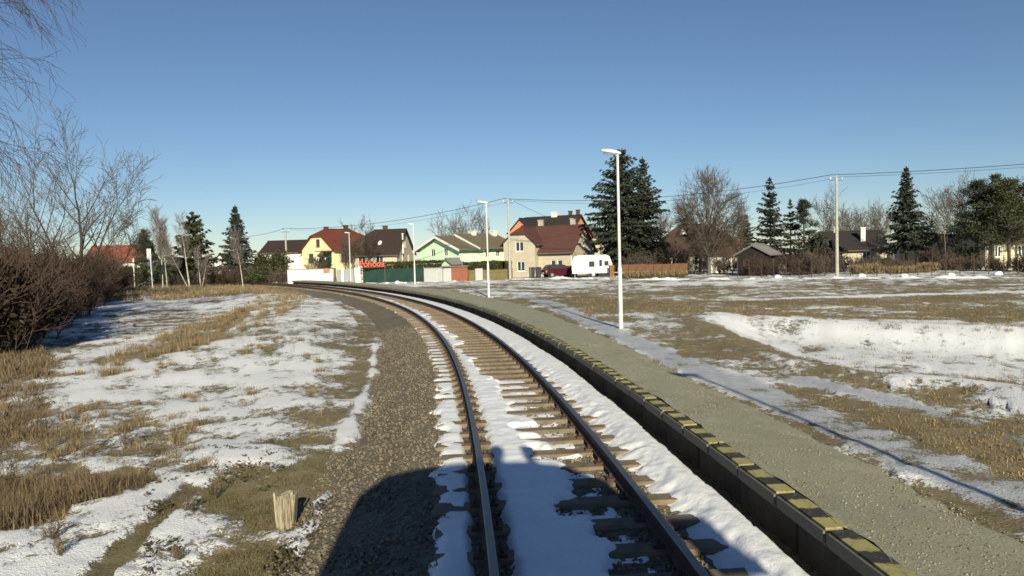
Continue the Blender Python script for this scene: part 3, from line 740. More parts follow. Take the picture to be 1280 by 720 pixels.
# ------------------------------------------------------------------ building generator
class House:
    def __init__(s, name, label, loc, rz, cat='house', group=None):
        s.root = empty(name, loc, rz); tag(s.root, label, cat, group); s.wall = MB()
    def facade(s, O, u, pts, holes=(), frame=None, depth=.14, pane=None, sill=True, mull=1):
        """wall panel: O corner, u unit direction to the right seen from outside, pts 2-D outline; holes (u0,u1,z0,z1)"""
        O = Vector(O); u = Vector(u).normalized(); z = Vector((0, 0, 1)); n = u.cross(z)
        loops = [[Vector((a, b, 0)) for a, b in pts]]
        for (a0, a1, b0, b1) in holes: loops.append([Vector((a0, b0, 0)), Vector((a0, b1, 0)), Vector((a1, b1, 0)), Vector((a1, b0, 0))])
        flat = [p for l in loops for p in l]
        W = [O+u*p.x+z*p.y for p in flat]
        for t in tessellate_polygon(loops): s.wall.poly([W[i] for i in t])
        for (a0, a1, b0, b1) in holes:
            c = [O+u*a+z*b for a, b in ((a0, b0), (a1, b0), (a1, b1), (a0, b1))]; d = [p-n*depth for p in c]
            for i in range(4): j = (i+1) % 4; s.wall.poly([c[i], c[j], d[j], d[i]])
            s.window(O, u, n, a0, a1, b0, b1, depth, frame or WHITEP, pane or GLASS, sill, mull)
    def window(s, O, u, n, a0, a1, b0, b1, depth, frame, pane, sill, mull):
        z = Vector((0, 0, 1)); w_ = min(.09, (a1-a0)*.12); mb = MB()
        def bar(x0, x1, y0, y1, d0, d1):
            c = [O+u*x+z*y-n*d for d in (d0, d1) for x, y in ((x0, y0), (x1, y0), (x1, y1), (x0, y1))]
            k = len(mb.v); mb.v += [tuple(p) for p in c]
            for q in ((0, 1, 2, 3), (7, 6, 5, 4), (0, 4, 5, 1), (1, 5, 6, 2), (2, 6, 7, 3), (3, 7, 4, 0)): mb.f.append(tuple(k+i for i in q)); mb.m.append(0)
        d0, d1 = depth*.55, depth*.55+.06
        e = .004
        bar(a0+e, a0+w_, b0+e, b1-e, d0, d1); bar(a1-w_, a1-e, b0+e, b1-e, d0, d1); bar(a0+w_, a1-w_, b0+e, b0+w_, d0, d1); bar(a0+w_, a1-w_, b1-w_, b1-e, d0, d1)
        for i in range(mull):
            x = a0+(a1-a0)*(i+1)/(mull+1); bar(x-w_*.5, x+w_*.5, b0+w_, b1-w_, d0+.003, d1-.003)
        wo = mb.build('window', frame, s.root)
        mb = MB(); mb.poly([O+u*x+z*y-n*(d0+.03) for x, y in ((a0+w_*.5, b0+w_*.5), (a1-w_*.5, b0+w_*.5), (a1-w_*.5, b1-w_*.5), (a0+w_*.5, b1-w_*.5))]); mb.build('pane', pane, wo)
        if sill:
            mb = MB(); c = [O+u*x+z*y+n*d for d in (.06, -depth*.5) for x, y in ((a0-.05, b0-.06), (a1+.05, b0-.06), (a1+.05, b0-.01), (a0-.05, b0-.01))]
            mb.v = [tuple(p) for p in c]; mb.f = [(0, 1, 2, 3), (7, 6, 5, 4), (0, 4, 5, 1), (1, 5, 6, 2), (2, 6, 7, 3), (3, 7, 4, 0)]; mb.m = [0]*6; mb.build('sill', frame, wo)
    def walls(s, mat): s.wall_o = s.wall.build('wall', mat, s.root); return s.wall_o
    def gable_roof(s, x0, x1, y0, y1, e, r, axis, mat, oh=.45, og=.35, cut0=0.0, cut1=0.0, t=.16, barge=None, soffit=None):
        """pitched roof over the rectangle; ridge along axis; cut = half-hip share at either ridge end"""
        if axis == 'x': L0, L1, b0, b1 = x0, x1, y0, y1
        else: L0, L1, b0, b1 = y0, y1, x0, x1
        hw = (b1-b0)/2; mid = (b0+b1)/2; sl = (r-e)/hw
        def pt(a, b, z): return Vector((a, b, z)) if axis == 'x' else Vector((b, a, z))
        zl = e-oh*sl; ins = lambda c: c*hw*.9
        mb = MB()
        for sg in (-1, 1):
            def side(bb): return mid+sg*bb
            def zz(bb): return r-sl*bb
            P_ = [(L0-og, hw+oh), (L1+og, hw+oh)]
            if cut1: P_ += [(L1+og, hw*cut1), (L1-ins(cut1), 0)]
            else: P_ += [(L1+og, 0)]
            if cut0: P_ += [(L0+ins(cut0), 0), (L0-og, hw*cut0)]
            else: P_ += [(L0-og, 0)]
            mb.slab([pt(a, side(b), zz(b)+.10+(.002 if sg > 0 else 0)) for a, b in P_], t)
        for c, a, d in ((cut0, L0, -1), (cut1, L1, 1)):
            if c: mb.slab([pt(a+d*og, mid-hw*c, r-sl*hw*c+.10), pt(a+d*og, mid+hw*c, r-sl*hw*c+.10), pt(a-d*ins(c), mid, r+.103)], t)
        s.roof_o = mb.build('roof', mat, s.root)
        rb = MB(); rb.tube(pt(L0-og+(ins(cut0)+og if cut0 else 0), mid, r+.10), pt(L1+og-(ins(cut1)+og if cut1 else 0), mid, r+.10), .10, n=8); rb.build('ridge', mat, s.roof_o)
        if barge:
            for c, a, d in ((cut0, L0, -1), (cut1, L1, 1)):
                bb = MB()
                for sg in (-1, 1):
                    A_ = (hw+oh+.03, hw*c)
                    q = [pt(a+d*(og+.03), mid+sg*b, r-sl*b+.14-dz) for b, dz in ((A_[0], 0), (A_[1], 0), (A_[1], .30), (A_[0], .30))]
                    q2 = [p-(pt(d*.06, 0, 0) if axis == 'x' else pt(d*.06, 0, 0)) for p in q]
                    k = len(bb.v); bb.v += [tuple(p) for p in q+q2]
                    for f in ((0, 1, 2, 3), (7, 6, 5, 4), (0, 4, 5, 1), (1, 5, 6, 2), (2, 6, 7, 3), (3, 7, 4, 0)): bb.f.append(tuple(k+i for i in f)); bb.m.append(0)
                bb.build('barge_board', barge, s.roof_o)
        # gutters along the eaves
        for sg in (-1, 1):
            gm = MB(); gm.tube(pt(L0-og, mid+sg*(hw+oh+.06), zl+.0), pt(L1+og, mid+sg*(hw+oh+.06), zl+.0), .06, n=6); gm.build('gutter', M('gutter_metal', (.16, .13, .11), .6, .2, 3), s.roof_o)
        return s.roof_o
    def chimney(s, x, y, z0, z1, w_=.5, d_=.5, mat=None, cap=None):
        mb = MB(); mb.box(x-w_/2, x+w_/2, y-d_/2, y+d_/2, z0, z1); mb.box(x-w_/2-.06, x+w_/2+.06, y-d_/2-.06, y+d_/2+.06, z1, z1+.10)
        mb.build('chimney', mat or M('chimney_render', (.42, .38, .31), .9, .25, 3), s.roof_o)
def gab(w_, e, r, c=0.0):
    """gable outline of width w_: eaves e, ridge r, half-hip share c"""
    if c: return [(0, -.4), (w_, -.4), (w_, e), (w_/2+w_/2*c, r-(r-e)*c), (w_/2-w_/2*c, r-(r-e)*c), (0, e)]
    return [(0, -.4), (w_, -.4), (w_, e), (w_/2, r), (0, e)]
def rect(w_, e): return [(0, -.4), (w_, -.4), (w_, e), (0, e)]
def std_house(H, w_, d_, e, r, axis, wm, rm, front=(), left=(), right=(), back=(), cut=0.0, frame=None, barge=None, oh=.45, og=.35, cut1=None, **k):
    """closed box house, front along local x at y=0"""
    c1 = cut if cut1 is None else cut1
    fo = gab(w_, e, r, cut) if axis == 'y' else rect(w_, e); bo = gab(w_, e, r, c1) if axis == 'y' else rect(w_, e)
    lo = gab(d_, e, r, cut) if axis == 'x' else rect(d_, e); ro = gab(d_, e, r, c1) if axis == 'x' else rect(d_, e)
    H.facade((0, 0, 0), (1, 0, 0), fo, front, frame); H.facade((w_, 0, 0), (0, 1, 0), ro, right, frame)
    H.facade((w_, d_, 0), (-1, 0, 0), bo, back, frame); H.facade((0, d_, 0), (0, -1, 0), lo, left, frame)
    H.walls(wm); H.gable_roof(0, w_, 0, d_, e, r, axis, rm, oh, og, cut, c1, barge=barge, **k)
def corner(px, Y, w_, th):
    """local origin of a facade of width w_ whose RIGHT end stands at pixel column px, distance Y"""
    x = (px-640)/FPX*Y; return Vector((x-w_*math.cos(th), Y-w_*math.sin(th), hz(x, Y)))

# ------------------------------------------------------------------ houses
CREAM = M('stucco_cream_yellow', (.80, .68, .40), .9, .10, 1.2)
WHITEW = M('stucco_white', (.72, .70, .64), .9, .12, 1.0)
MINT = M('stucco_mint', (.62, .85, .56), .9, .08, 1.0)
GREYB = M('stucco_grey_beige', (.46, .41, .32), .9, .14, 1.3)
BEIGE = M('stucco_beige', (.50, .44, .33), .9, .2, 1.2)
ORANGE = M('stucco_orange', (.66, .25, .13), .9, .12, 1.2)
YELW = M('stucco_yellow_right', (.56, .53, .36), .9, .15, 1.2)
DARKWOOD = M('dark_wood', (.022, .019, .017), .9, .4, 5, bs=.3)
REDROOF = roofmat('roof_red', (.17, .045, .030), (.11, .036, .026))
BRNROOF = roofmat('roof_red_brown', (.115, .050, .042), (.075, .038, .034))
BRN2ROOF = roofmat('roof_brown', (.085, .050, .040), (.055, .036, .03))
DRKROOF = roofmat('roof_dark_brown', (.050, .034, .030), (.032, .024, .022))
BLKROOF = roofmat('roof_dark_grey', (.040, .035, .034), (.028, .025, .025))
OLVROOF = roofmat('roof_olive_grey', (.170, .140, .095), (.115, .098, .070))
GRYROOF = roofmat('roof_grey_sheet', (.24, .235, .225), (.16, .155, .15), .18)
ORGROOF = roofmat('roof_orange_tile', (.25, .080, .052), (.17, .06, .042))
DKFRAME = M('window_frame_brown', (.10, .06, .04), .6, .2, 3)
def pane_mat(): return GLASS
R_ = math.radians
# cream yellow house
th = R_(-40); H = House('house', 'cream yellow house with red half-hipped roof behind the white wall', corner(420, 112, 8.5, th), th)
std_house(H, 8.5, 7.6, 4.35, 7.45, 'y', CREAM, REDROOF, cut=.32, frame=DKFRAME,
    front=[(1.7, 3.0, 2.35, 3.75), (3.75, 4.75, 4.75, 5.95), (2.0, 3.3, .35, 1.1), (5.6, 7.7, 2.3, 3.9)], right=[(1.2, 2.4, 2.3, 3.6), (4.6, 5.8, 2.3, 3.6)], oh=.5, og=.45)
H.chimney(3.0, 2.6, 6.3, 7.9, .45, .6, M('chimney_brick', (.10, .055, .04), .9, .3, 4)); H.chimney(4.9, 5.0, 6.6, 8.1, .5, .6, MC['chimney_brick'])
mb = MB(); mb.box(5.2, 8.1, -1.2, -.02, 2.05, 2.2); mb.box(5.2, 8.1, -1.2, -1.12, 2.2, 3.05); mb.build('balcony', WHITEP, H.root)
mb = MB(); mb.box(5.15, 8.2, -1.25, -.02, 4.0, 4.12); mb.build('awning', DKFRAME, H.root)
# white house with dark roof, left of it
H = House('house', 'white house with dark brown roof half hidden by evergreen bushes', corner(379, 119, 6.9, R_(-6)), R_(-6))
std_house(H, 6.9, 7, 4.2, 6.0, 'x', WHITEW, DRKROOF, front=[(4.3, 5.6, 2.3, 2.9), (1.2, 2.3, 2.2, 3.3)], right=[(2, 3, 2, 3)], oh=.4, cut=.0)
# small far red roof between
H = House('house', 'small distant house with dull red roof showing beside the cream gable', corner(380, 140, 7, 0), 0); std_house(H, 7, 6, 4.6, 6.3, 'x', BEIGE, REDROOF, front=[(2, 3.2, 2, 3.3)])
# dark brown roofed house
th = R_(-8); H = House('house', 'beige house under a big plain dark brown roof', corner(497, 112, 6.9, th), th)
std_house(H, 6.9, 9.5, 3.5, 7.15, 'x', BEIGE, DRKROOF, front=[(.8, 2.0, 1.9, 3.1), (3.6, 4.8, 1.9, 3.1)], right=[(2.2, 3.4, 2.0, 3.3), (5.6, 6.8, 2.0, 3.3), (3.9, 5.0, 4.3, 5.4)], cut=.45, cut1=0.0, oh=.5, og=.4)
H.chimney(3.6, 5.2, 6.5, 7.8, .7, .5, MC['chimney_brick']); H.chimney(7.2, 2.6, 3.4, 6.4, .16, .16, WHITEP)
mb = MB(); mb.tube((4.0, 1.55, 5.0), (3.92, 1.30, 5.12), .10, .36, n=14); mb.tube((4.0, 2.0, 4.9), (4.0, 1.55, 5.0), .03); mb.build('satellite_dish', WHITEP, H.roof_o)
# mint green house, two roof sections
th = R_(-48); o = corner(576, 92, 8.6, th); H = House('house', 'mint green house with olive grey roof and white barge boards', o, th)
H.facade((0, 0, 0), (1, 0, 0), gab(8.6, 3.7, 5.25), [(2.4, 3.4, 2.75, 3.75), (5.2, 6.1, 2.75, 3.8), (1.2, 2.6, .3, 1.2)])
H.facade((8.6, 0, 0), (0, 1, 0), rect(9.6, 3.7), [(4.2, 4.9, 2.5, 3.35), (6.0, 6.7, 2.5, 3.35), (7.9, 8.6, 2.5, 3.35)])
H.facade((8.6, 9.6, 0), (-1, 0, 0), gab(8.6, 3.7, 5.25)); H.facade((0, 9.6, 0), (0, -1, 0), rect(9.6, 3.7))
H.walls(MINT); H.gable_roof(0, 8.6, 0, 2.6, 3.7, 5.25, 'y', OLVROOF, .7, .7, barge=WHITEP)
H.gable_roof(-.02, 8.62, 3.0, 9.6, 3.85, 5.50, 'y', OLVROOF, .75, .35, barge=WHITEP)
H.chimney(4.3, 5.6, 5.3, 5.95, .9, .6, WHITEW); H.chimney(4.6, 9.0, 5.3, 5.95, .9, .6, WHITEW)
mb = MB(); mb.tube((8.66, -.05, -.3), (8.66, -.05, 2.6), .05); mb.build('drainpipe', MC['gutter_metal'], H.root)
# grey beige house, main block with right gable, front wing with half hip
th = R_(-25); o = corner(716, 86, 8.0, th); H = House('house', 'grey beige house with red-brown roof and rounded front gable', o, th)
H.facade((0, -.0, 0), (1, 0, 0), rect(8, 3.05), [(5.3, 5.95, .75, 1.95), (6.15, 6.8, .75, 1.95)], mull=0)
H.facade((8, 0, 0), (0, 1, 0), gab(8.2, 3.05, 6.0), [(3.4, 4.4, 3.2, 4.3)]); H.facade((8, 8.2, 0), (-1, 0, 0), rect(8, 3.05)); H.facade((0, 8.2, 0), (0, -1, 0), gab(8.2, 3.05, 6.0))
H.facade((-.35, -1.0, 0), (1, 0, 0), gab(4.1, 4.1, 6.0, .45), [(1.55, 2.65, 3.05, 4.25), (1.7, 2.75, .7, 1.9)]); H.facade((3.75, -1.0, 0), (0, 1, 0), rect(4.2, 4.1)); H.facade((-.35, 4, 0), (0, -1, 0), rect(5, 4.1))
H.walls(GREYB); H.gable_roof(0, 8, 0, 8.2, 3.05, 6.0, 'x', BRNROOF, .45, .3)
H.gable_roof(-.35, 3.75, -1.0, 4.3, 4.1, 6.0, 'y', BRNROOF, .35, .3, .45, 0)
H.chimney(2.0, 5.2, 5.4, 6.9, .6, .5); H.chimney(6.4, 5.0, 5.4, 6.9, .6, .5)
mb = MB(); mb.tube((7.9, -.08, -.3), (7.9, -.08, 2.6), .05); mb.build('drainpipe', WHITEP, H.root)
# dark roofed house with orange gable behind
th = R_(-28); o = corner(712, 103, 8.6, th); H = House('house', 'taller house with dark roof and orange gable behind the grey house', o, th)
H.facade((0, 0, 0), (1, 0, 0), rect(8.6, 5.2)); H.facade((8.6, 0, 0), (0, 1, 0), gab(8.6, 5.2, 8.1)); H.facade((8.6, 8.6, 0), (-1, 0, 0), rect(8.6, 5.2)); H.facade((0, 8.6, 0), (0, -1, 0), gab(8.6, 5.2, 8.1), [(3.6, 4.8, 4.6, 5.7)])
H.facade((.2, -1.5, 0), (1, 0, 0), gab(3.4, 6.1, 7.7), [(1.3, 2.1, 4.6, 5.5)]); H.facade((3.6, -1.5, 0), (0, 1, 0), rect(5, 6.1)); H.facade((.2, 3.4, 0), (0, -1, 0), rect(4.9, 6.1))
H.walls(ORANGE); H.gable_roof(0, 8.6, 0, 8.6, 5.2, 8.1, 'x', BLKROOF, .5, .35); H.gable_roof(.2, 3.6, -1.5, 4.2, 6.1, 7.75, 'y', BLKROOF, .4, .3)
H.chimney(4.6, 4.4, 7.6, 8.75, .9, .6, WHITEW); H.chimney(7.0, 4.6, 7.6, 8.8, .45, .45, MC['chimney_brick']); H.chimney(8.2, 4.6, 7.6, 8.9, .45, .45, MC['chimney_brick'])
# dull extension roof right of it
H = House('house', 'low dull house under a plain olive grey roof past the dark gable', corner(760, 118, 7, R_(-25)), R_(-25)); std_house(H, 7, 7, 3.6, 6.9, 'y', BEIGE, OLVROOF, front=[(2.8, 4, 2, 3.2)])
# brown hipped roof house behind the lime
H = House('house', 'cream house with sprawling brown roof behind the round bare tree', corner(926, 100, 10.4, R_(-4)), R_(-4))
std_house(H, 10.4, 8.5, 2.5, 6.2, 'x', BEIGE, BRN2ROOF, front=[(1.2, 2.4, .6, 1.9), (4.2, 5.4, .6, 1.9), (7.4, 8.4, .6, 1.9)], cut=.75, oh=.5, og=.4)
mb = MB(); mb.poly([(2.5, 1.4, 4.9), (3.5, 1.4, 4.9), (3.0, 1.4, 5.9)]); mb.build('dormer_wall', WHITEW, H.roof_o)
mb = MB(); mb.slab([(1.6, 1.2, 3.75), (3.0, 1.2, 6.15), (3.0, 4.2, 6.15), (1.6, 2.2, 3.75)], .12); mb.slab([(3.0, 1.2, 6.153), (4.4, 1.2, 3.753), (4.4, 2.2, 3.753), (3.0, 4.2, 6.153)], .12); mb.build('dormer_roof', BRN2ROOF, H.roof_o)
# pale block house
H = House('house', 'small pale stone house with flat-looking light gable behind the shed', corner(942, 112, 4.2, 0), 0); std_house(H, 4.2, 5, 3.4, 4.4, 'x', WHITEW, OLVROOF, front=[(.8, 1.6, 1.9, 2.8)], oh=.25)
# cream annex seen beside the lime trunk
H = House('outbuilding', 'cream plastered outbuilding standing between the round tree and the shed', corner(916, 84, 2.6, R_(-10)), R_(-10), 'outbuilding'); std_house(H, 2.6, 3.2, 2.0, 2.7, 'x', WHITEW, BRN2ROOF, front=[(.8, 1.5, .8, 1.5)], oh=.2, og=.2)
# dark wooden shed
th = R_(-38); H = House('shed', 'small dark wooden shed with grey sheet roof behind the wire fence', corner(961, 71, 3.0, th), th, 'shed')
std_house(H, 3.0, 3.0, 2.15, 2.95, 'y', DARKWOOD, GRYROOF, front=[(.5, 1.1, 1.0, 1.6)], right=[(1.0, 1.8, 1.0, 1.7)], frame=DKFRAME, oh=.35, og=.25)
# low dark roofed house on the right, with white walls and pale chimney
th = R_(-14); H = House('house', 'low house with broad dark roof and pale chimneys beside the concrete pole', corner(1109, 92, 7.0, th), th)
std_house(H, 7.0, 8, 2.3, 4.5, 'x', BEIGE, BLKROOF, front=[(1.0, 2.0, .8, 1.9), (4.2, 5.2, .8, 1.9)], left=[(3.4, 4.5, .9, 2.0), (3.5, 4.4, 2.7, 3.5)], oh=.5)
H.chimney(4.6, 1.6, 3.2, 4.9, .55, .55, WHITEW); H.chimney(1.8, 4.0, 4.2, 5.0, .6, .5)
H = House('garage', 'long low white garage with thin pale roof behind the blue-green spruce', corner(1155, 98, 6.0, R_(-4)), R_(-4), 'garage'); std_house(H, 6.0, 4, 2.4, 2.7, 'x', WHITEW, GRYROOF, front=[(.5, 1.2, .9, 1.7), (3.2, 4.0, .9, 1.7)], oh=.3)
H = House('house', 'grey beige flat-fronted house between the spruce and thin wooden pole', corner(1176, 94, 3.1, R_(-5)), R_(-5)); std_house(H, 3.1, 5, 3.7, 3.95, 'x', BEIGE, GRYROOF, front=[(.5, 1.3, 1.0, 2.0), (1.9, 2.6, 1.0, 2.0)], oh=.15)
H = House('house', 'pale yellow house glimpsed under the pines at the far right', corner(1300, 80, 5.6, R_(-5)), R_(-5)); std_house(H, 5.6, 6, 2.7, 4.4, 'x', YELW, OLVROOF, front=[(1.0, 1.7, 1.0, 2.2), (3.4, 4.2, 1.0, 2.2)], oh=.3)
H = House('house', 'grey plastered house in deep shade behind the pine trunks', corner(1240, 88, 4.8, 0), 0); std_house(H, 4.8, 5, 2.5, 3.6, 'x', BEIGE, BLKROOF, front=[(1.0, 2.0, .8, 1.8), (3.0, 4.0, .8, 1.8)], oh=.3)
# red roofed house far left
H = House('house', 'long house with orange-red tiled roof behind the bramble thicket', corner(177, 122, 9.0, R_(4)), R_(4)); std_house(H, 9.0, 7, 3.6, 6.0, 'x', WHITEW, ORGROOF, front=[(1, 2.1, 1.6, 2.7), (4, 5.1, 1.6, 2.7), (6.6, 7.7, 1.6, 2.7)], oh=.45)
H = House('house', 'tiny distant white gabled house between pine and tall spruce', corner(284, 175, 4, R_(-30)), R_(-30)); std_house(H, 4, 4, 3.2, 4.8, 'y', WHITEW, DRKROOF, front=[(2, 3, 2.4, 3.4)])

# ------------------------------------------------------------------ boundary wall, gate, fences
def panel_run(root, name, p, q, h, t, n, mat, gap=.02, z0=0, jit=0):
    p = Vector(p); q = Vector(q); d = (q-p); L = d.length; d.normalize(); L1 = L/n; rg = random.Random(len(name)+n)
    a = math.atan2(d.y, d.x)
    mb = MB(); mb.box(gap/2, L1-gap/2, -t/2, t/2, z0, h); o0 = mb.build(name, mat, root); me = o0.data
    for i in range(n):
        o = o0 if i == 0 else link(name, me, root)
        o.location = p+d*(i*L1)+Vector((0, rg.uniform(-jit, jit), rg.uniform(-jit, jit))); o.rotation_euler = (0, 0, a)
def local(root, v): return Vector(v)-root.location
A = at_ground(360.5, 85); B = at_ground(417, 84)
r = empty('boundary_wall', A); tag(r, 'bright white garden wall beside the grey gate', 'wall')
panel_run(r, 'wall_panel', (0, 0, 0), B-A, 1.62, .22, 4, WHITEW, .012, z0=-.3)
panel_run(r, 'coping', Vector((0, 0, 1.622)), B-A+Vector((0, 0, 1.622)), .09, .32, 4, M('coping_stone', (.34, .29, .22), .9, .3, 3), .01)
mb = MB(); q = (B-A)*.90; mb.box(q.x-.55, q.x+.30, q.y-.145, q.y-.115, 1.18, 1.62); mb.build('notice_board', M('notice_red', (.62, .16, .09), .7, .15, 4), r)
A2 = at_ground(418.5, 84); B2 = at_ground(445.5, 83)
r = empty('gate', A2); tag(r, 'grey metal driveway gate between white pillars', 'gate'); GATE = M('gate_grey', (.33, .35, .36), .6, .12, 2)
panel_run(r, 'gate_leaf', Vector((.25, 0, 0)), (B2-A2)*.36+Vector((0, 0, 0)), 1.55, .06, 1, GATE, .05, z0=.05)
panel_run(r, 'gate_leaf', (B2-A2)*.46, (B2-A2)*.97, 1.6, .06, 2, GATE, .03, z0=.05)
mb = MB(); mb.box(-.02, .16, -.12, .12, -.3, 1.75); mb.build('gate_post', DKFRAME, r)
mb = MB(); c = (B2-A2)*.41; mb.box(c.x-.16, c.x+.10, c.y-.15, c.y+.15, -.3, 1.62); mb.build('pillar', WHITEW, r)
for f in (1.06, 1.24):
    mb = MB(); c = (B2-A2)*f; mb.box(c.x-.26, c.x+.20, c.y-.18, c.y+.18, -.3, 1.70 if f < 1.2 else 1.9); mb.build('pillar', WHITEW, r)
# green screened fence
A = at_ground(454.5, 82); B = at_ground(530, 79.5)
r = empty('screen_fence', A); tag(r, 'dark green cloth-screened fence in front of the hedge', 'fence')
GRN = M('screen_green', (.018, .050, .042), .85, .35, 1.0); panel_run(r, 'screen_panel', (0, 0, 0), B-A, 1.50, .05, 4, GRN, .03, z0=-.05, jit=.02)
for i in range(5):
    mb = MB(); c = (B-A)*(i/4); mb.tube((c.x, c.y+.07, -.3), (c.x, c.y+.07, 1.75), .035, n=6); mb.build('post', MC['gutter_metal'], r)
def hedge(name, label, p, q, h, t, seed, mat=LEAFH, n=9000, z0=0):
    p = Vector(p); q = Vector(q); L = (q-p).length; rng = np.random.default_rng(seed)
    r = empty(name, p, math.atan2(q.y-p.y, q.x-p.x)); tag(r, label, 'hedge')
    mb = MB(); mb.box(.1, L-.1, -t*.32, t*.32, -.2, h-.22); mb.build('core', M('hedge_inner', (.02, .02, .009), .95, .3, 3), r)
    x = rng.uniform(0, L, n); f = rng.random(n); y = np.where(f < .55, -t/2, rng.uniform(-t/2, t/2, n))+rng.normal(0, .06, n)
    z = np.where(f < .55, rng.uniform(0, h, n), h+rng.normal(0, .07, n)+.10*(fbm(x, x*0, .6, 3, seed)-.5)*2)
    C = np.stack([x, y, z], 1); d = unit(rng.normal(size=(n, 3))+np.array([0, -.2, .8])); ln = rng.uniform(.06, .15, (n, 1))
    link('leaves', cards_mesh('leaves', C, d*ln, unit(np.cross(d, rng.normal(size=(n, 3))))*ln*.45, mat), r); return r
hedge('hedge', 'clipped olive hedge rising above the green screened fence', at_ground(453, 83.2), at_ground(553, 80.5), 2.12, .9, 1)
hedge('hedge', 'clipped olive hedge below the mint house long wall', at_ground(580, 85), at_ground(640, 85), 1.85, .9, 2)
# metal container, brick red shed
A = at_ground(530.5, 79); r = empty('storage_shed', A, R_(-3)); tag(r, 'light grey corrugated metal box at the end of the green fence', 'shed')
GALV = M('galvanised', (.40, .41, .41), .55, .12, 2, metal=.0)
mb = MB()
n = 44; Lw = 2.0
mb.sweep([[(Lw*i/n, .03*((i//2) % 2), z) for i in range(n+1)] for z in (-.2, 1.5)], closed=False); mb.build('front_sheet', GALV, r)
mb = MB(); mb.box(.02, Lw-.02, .06, 1.5, -.2, 1.48); mb.build('body', GALV, r); mb = MB(); mb.box(-.08, Lw+.08, -.08, 1.6, 1.502, 1.56); mb.build('roof', GRYROOF, r)
A = at_ground(553.5, 79.6); r = empty('storage_shed', A, R_(-4)); tag(r, 'brick red boarded shed with flat pale roof beside the metal box', 'shed')
BRK = M('shed_brick_red', (.26, .095, .060), .85, .2, 2); panel_run(r, 'board', (1.0, 0, 0), (2.75, 0, 0), 1.55, .06, 2, BRK, .015, z0=-.15); panel_run(r, 'side_sheet', (-.1, -.02, 0), (.98, 0, 0), 1.42, .05, 1, GALV, .02, z0=-.15)
mb = MB(); mb.box(-.05, 2.74, .05, 1.7, -.2, 1.54); mb.build('body', BRK, r); mb = MB(); mb.box(-.2, 2.9, -.2, 1.9, 1.56, 1.66); mb.build('roof', GRYROOF, r)
th = R_(-48); H = House('porch', 'little grey pitched porch roof in front of the mint gable', at_ground(553, 87), th, 'porch'); std_house(H, 1.9, 1.6, 1.85, 2.35, 'y', MINT, GRYROOF, oh=.25, og=.2)
# olive board fence under the mint house
A = at_ground(585, 80.2); B = at_ground(641, 80.4); r = empty('board_fence', A); tag(r, 'olive yellow board fence below the mint house', 'fence')
OLB = M('fence_olive', (.165, .135, .060), .9, .3, 3, bs=.2); panel_run(r, 'board_panel', (0, 0, 0), B-A, 1.12, .04, 6, OLB, .03, z0=-.05, jit=.03)
for i in range(7):
    mb = MB(); c = (B-A)*(i/6); mb.box(c.x-.04, c.x+.04, c.y+.03, c.y+.11, -.2, 1.2); mb.build('post', OLB, r)
mb = MB(); mb.box(.85, 1.65, -.07, -.03, -.05, 1.3); mb.build('gate_leaf', GALV, r)
# wire fence line at the grey house
A = at_ground(641, 82.5); B = at_ground(664, 82.5); r = empty('wire_fence', A); tag(r, 'thin low wire fence in front of the grey house', 'fence')
for i in range(5):
    mb = MB(); c = (B-A)*(i/4); mb.tube((c.x, c.y, -.2), (c.x, c.y, 1.25), .025, n=6); mb.build('post', CONC, r)
mb = MB()
for z in (.15, .4, .65, .9, 1.15): mb.tube((0, 0, z), tuple(B-A+Vector((0, 0, z))), .008, n=4)
mb.build('wires', GALV, r)
# wheelie bins
def bin_(px, Y, label):
    r = empty('wheelie_bin', at_ground(px, Y), .1); tag(r, label, 'bin', 'wheelie bins'); m = M('bin_plastic', (.028, .030, .032), .5, .2, 3)
    mb = MB(); mb.sweep([[(-.25, -.3, .06), (.25, -.3, .06), (.25, .24, .06), (-.25, .24, .06)], [(-.31, -.36, 1.1), (.31, -.36, 1.1), (.31, .34, 1.1), (-.31, .34, 1.1)]]); mb.build('body', m, r, bevel=.02)
    mb = MB(); mb.sweep([[(-.33, -.39, 1.103), (.33, -.39, 1.103), (.33, .38, 1.103), (-.33, .38, 1.103)], [(-.27, -.33, 1.19), (.27, -.33, 1.19), (.27, .33, 1.23), (-.27, .33, 1.23)]]); mb.build('lid', m, r)
    for sx in (-.26, .26):
        mb = MB(); mb.tube((sx-.03, .28, .10), (sx+.03, .28, .10), .10, n=14); mb.build('wheel', m, r)
bin_(665.5, 83, 'black wheelie bin beside the wire fence of the grey house'); bin_(673.5, 83, 'black wheelie bin between the other bin and red car')
# dark yard fence
A = at_ground(702, 85.2); B = at_ground(722, 84.5); r = empty('yard_fence', A); tag(r, 'dark grey board fence behind the red car', 'fence'); panel_run(r, 'board_panel', (0, 0, 0), B-A, 1.25, .05, 2, M('fence_dark', (.05, .048, .048), .8, .25, 3), .02, z0=-.2)
mb = MB(); mb.box(-.05, .05, .03, .12, -.2, 1.35); mb.build('post', MC['fence_dark'], r)

